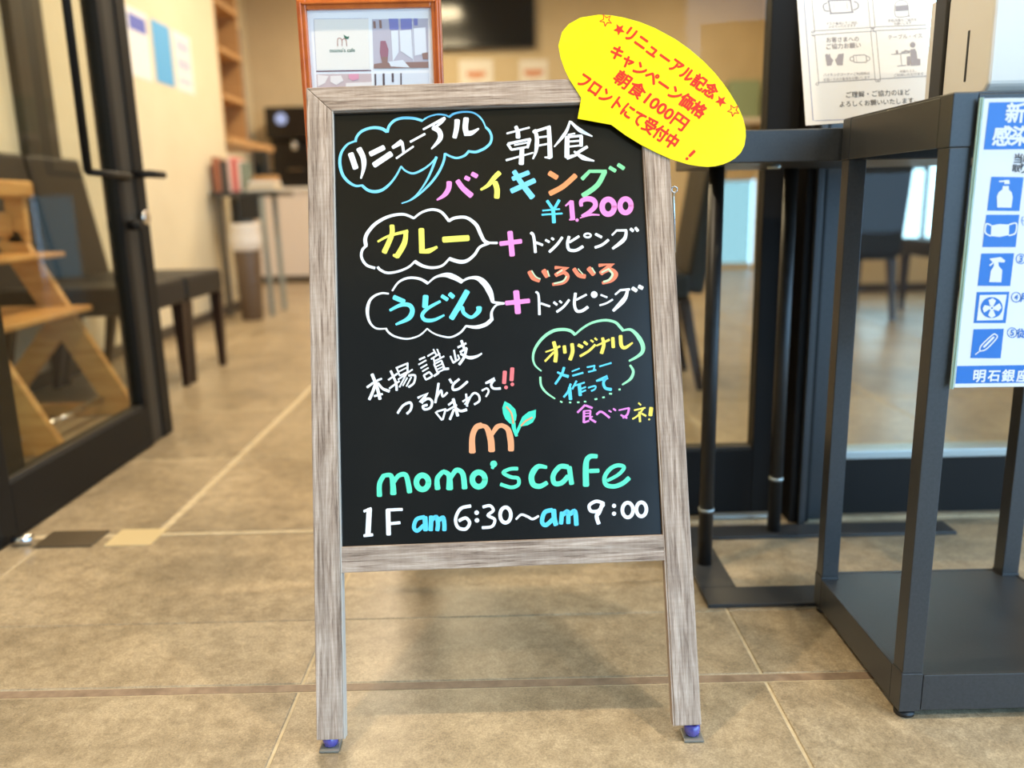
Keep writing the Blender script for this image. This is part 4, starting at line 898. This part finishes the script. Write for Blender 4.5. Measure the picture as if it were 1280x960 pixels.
MB().lathe([(0.062, 0.0), (0.066, 0.01), (0.082, 0.45), (0.080, 0.455)], (-1.63, 5.25, 0.0005), 24).build('bin_body', mat('brown_bin', srgb(96, 78, 62), 0.4), bn)
MB().lathe([(0.078, 0.43), (0.090, 0.44), (0.098, 0.50), (0.086, 0.58), (0.094, 0.60), (0.05, 0.595)], (-1.63, 5.25, 0.0), 13).build('bag', mat('white_bag', srgb(232, 226, 222), 0.4), bn, 'white plastic bag')

# ------------------------------------------------------------------ back of the room
ct = thing('service_counter', 'pinkish white service counter along the back wall, left end', 'counter', (-1.4, 8.0, 0))
MB().box((-2.38, 7.80, 0.06), (-0.5, 8.28, 0.83)).build('body', 'white', ct)
MB().box((-2.38, 7.83, 0.0), (-0.5, 8.28, 0.059)).build('plinth', 'skirting', ct)
MB().box((-2.39, 7.78, 0.831), (-0.48, 8.28, 0.865), 0.003).build('worktop', 'plastic_white', ct)
cm = thing('coffee_machine', 'tall black coffee machine on the service counter', 'coffee machine', (-1.93, 7.98, 0.8655))
MB().box((-2.17, 7.84, 0.8655), (-1.70, 8.2, 1.02), 0.01).build('base', 'machine', cm)
MB().box((-2.17, 7.99, 1.021), (-1.70, 8.2, 1.30)).build('back', 'machine', cm)
MB().box((-2.17, 7.84, 1.301), (-1.70, 8.2, 1.575), 0.015).build('head', 'machine', cm)
MB().tube([(-1.93, 7.90, 1.30), (-1.93, 7.90, 1.20)], 0.03, 12).build('spout', 'chrome', cm)
MB().tube([(-2.02, 7.842, 1.47), (-2.02, 7.83, 1.47)], 0.05, 20).build('display', mat('pale_display', srgb(140, 160, 210), 0.3, emit=((0.4, 0.5, 0.9), 0.5)), cm, 'round bluish display')
MB().box((-2.0, 7.86, 1.0205), (-1.86, 7.97, 1.03)).build('drip_tray', 'chrome', cm)
tv = thing('wall_screen', 'large switched-off black screen high on the back wall', 'television', (-0.3, 8.28, 2.08))
MB().box((-1.2, 8.22, 2.10), (0.30, 8.27, 2.66), 0.006).build('bezel', 'machine', tv)
MB().box((-1.18, 8.214, 2.12), (0.28, 8.2198, 2.64)).build('glass', 'tv', tv)
MB().box((-0.6, 8.2702, 2.3), (-0.2, 8.299, 2.5)).build('bracket', 'black', tv)
for i, (x0, x1, z0, z1) in enumerate(((-0.42, -0.10, 1.76, 2.01), (0.15, 0.42, 1.78, 2.0))):
    n_ = box((x0, 8.296, z0), (x1, 8.2995, z1)).build('wall_card', 'paper_warm'); settle(n_)
    tag(n_, 'small ivory card with orange text below the screen, %s' % ('left one' if i == 0 else 'right one'), 'notice', 'ivory cards on the back wall')
    zc = (z0 + z1) / 2; xc = (x0 + x1) / 2
    MB().box((xc - 0.09, 8.2952, zc - 0.022), (xc + 0.09, 8.2958, zc + 0.022)).box((xc - 0.06, 8.2952, zc - 0.045), (xc + 0.05, 8.2958, zc - 0.03)).build('print_block', mat('orange_text_print', srgb(214, 138, 96), 0.6), n_)
hs = thing('hanging_shelf', 'grey-white wall shelf at the back right', 'shelf', (2.1, 8.1, 1.36))
MB().box((1.75, 7.95, 1.36), (2.40, 8.29, 1.40), 0.003).build('board', 'white', hs)
MB().box((1.8, 8.2, 1.20), (1.83, 8.295, 1.3598)).build('bracket', 'sill', hs); MB().box((2.3, 8.2, 1.20), (2.33, 8.295, 1.3598)).build('bracket', 'sill', hs)
g1 = tag(settle(MB().box((2.08, 8.0, 1.401), (2.36, 8.2, 1.74), 0.01).build('storage_box', mat('green_box', srgb(140, 158, 128), 0.5))), 'pale green storage box on the wall shelf', 'box')
g2 = tag(settle(MB().lathe([(0.04, 0), (0.05, 0.01), (0.10, 0.09), (0.095, 0.09), (0.04, 0.02)], (1.93, 8.0, 1.401), 20).build('bowl', 'plastic_white')), 'white bowl beside the green storage box', 'bowl')
g3 = tag(settle(MB().lathe([(0.035, 0), (0.04, 0.01), (0.045, 0.18), (0.02, 0.24), (0.02, 0.30), (0.012, 0.31)], (1.78, 8.08, 1.401), 16).build('bottle', mat('brown_bottle', srgb(110, 86, 60), 0.3))), 'brown bottle left of the bowl on the wall shelf', 'bottle')

# ceiling lamps inside: shallow discs where the light comes from
for i, (ix, iy) in enumerate(((-0.7, 3.0), (1.6, 3.0), (-0.7, 5.0), (1.6, 5.0), (-0.7, 7.0), (1.6, 7.0))):
    pos = ['near left', 'near right', 'middle left', 'middle right', 'far left', 'far right'][i]
    o = thing('ceiling_light', 'round recessed ceiling light, %s one inside the cafe' % pos, 'lamp', (ix, iy, 2.68), 'ceiling lights inside')
    MB().tube([(ix, iy, 2.699), (ix, iy, 2.67)], 0.30, 28).build('lamp_disc', 'ceiling', o)
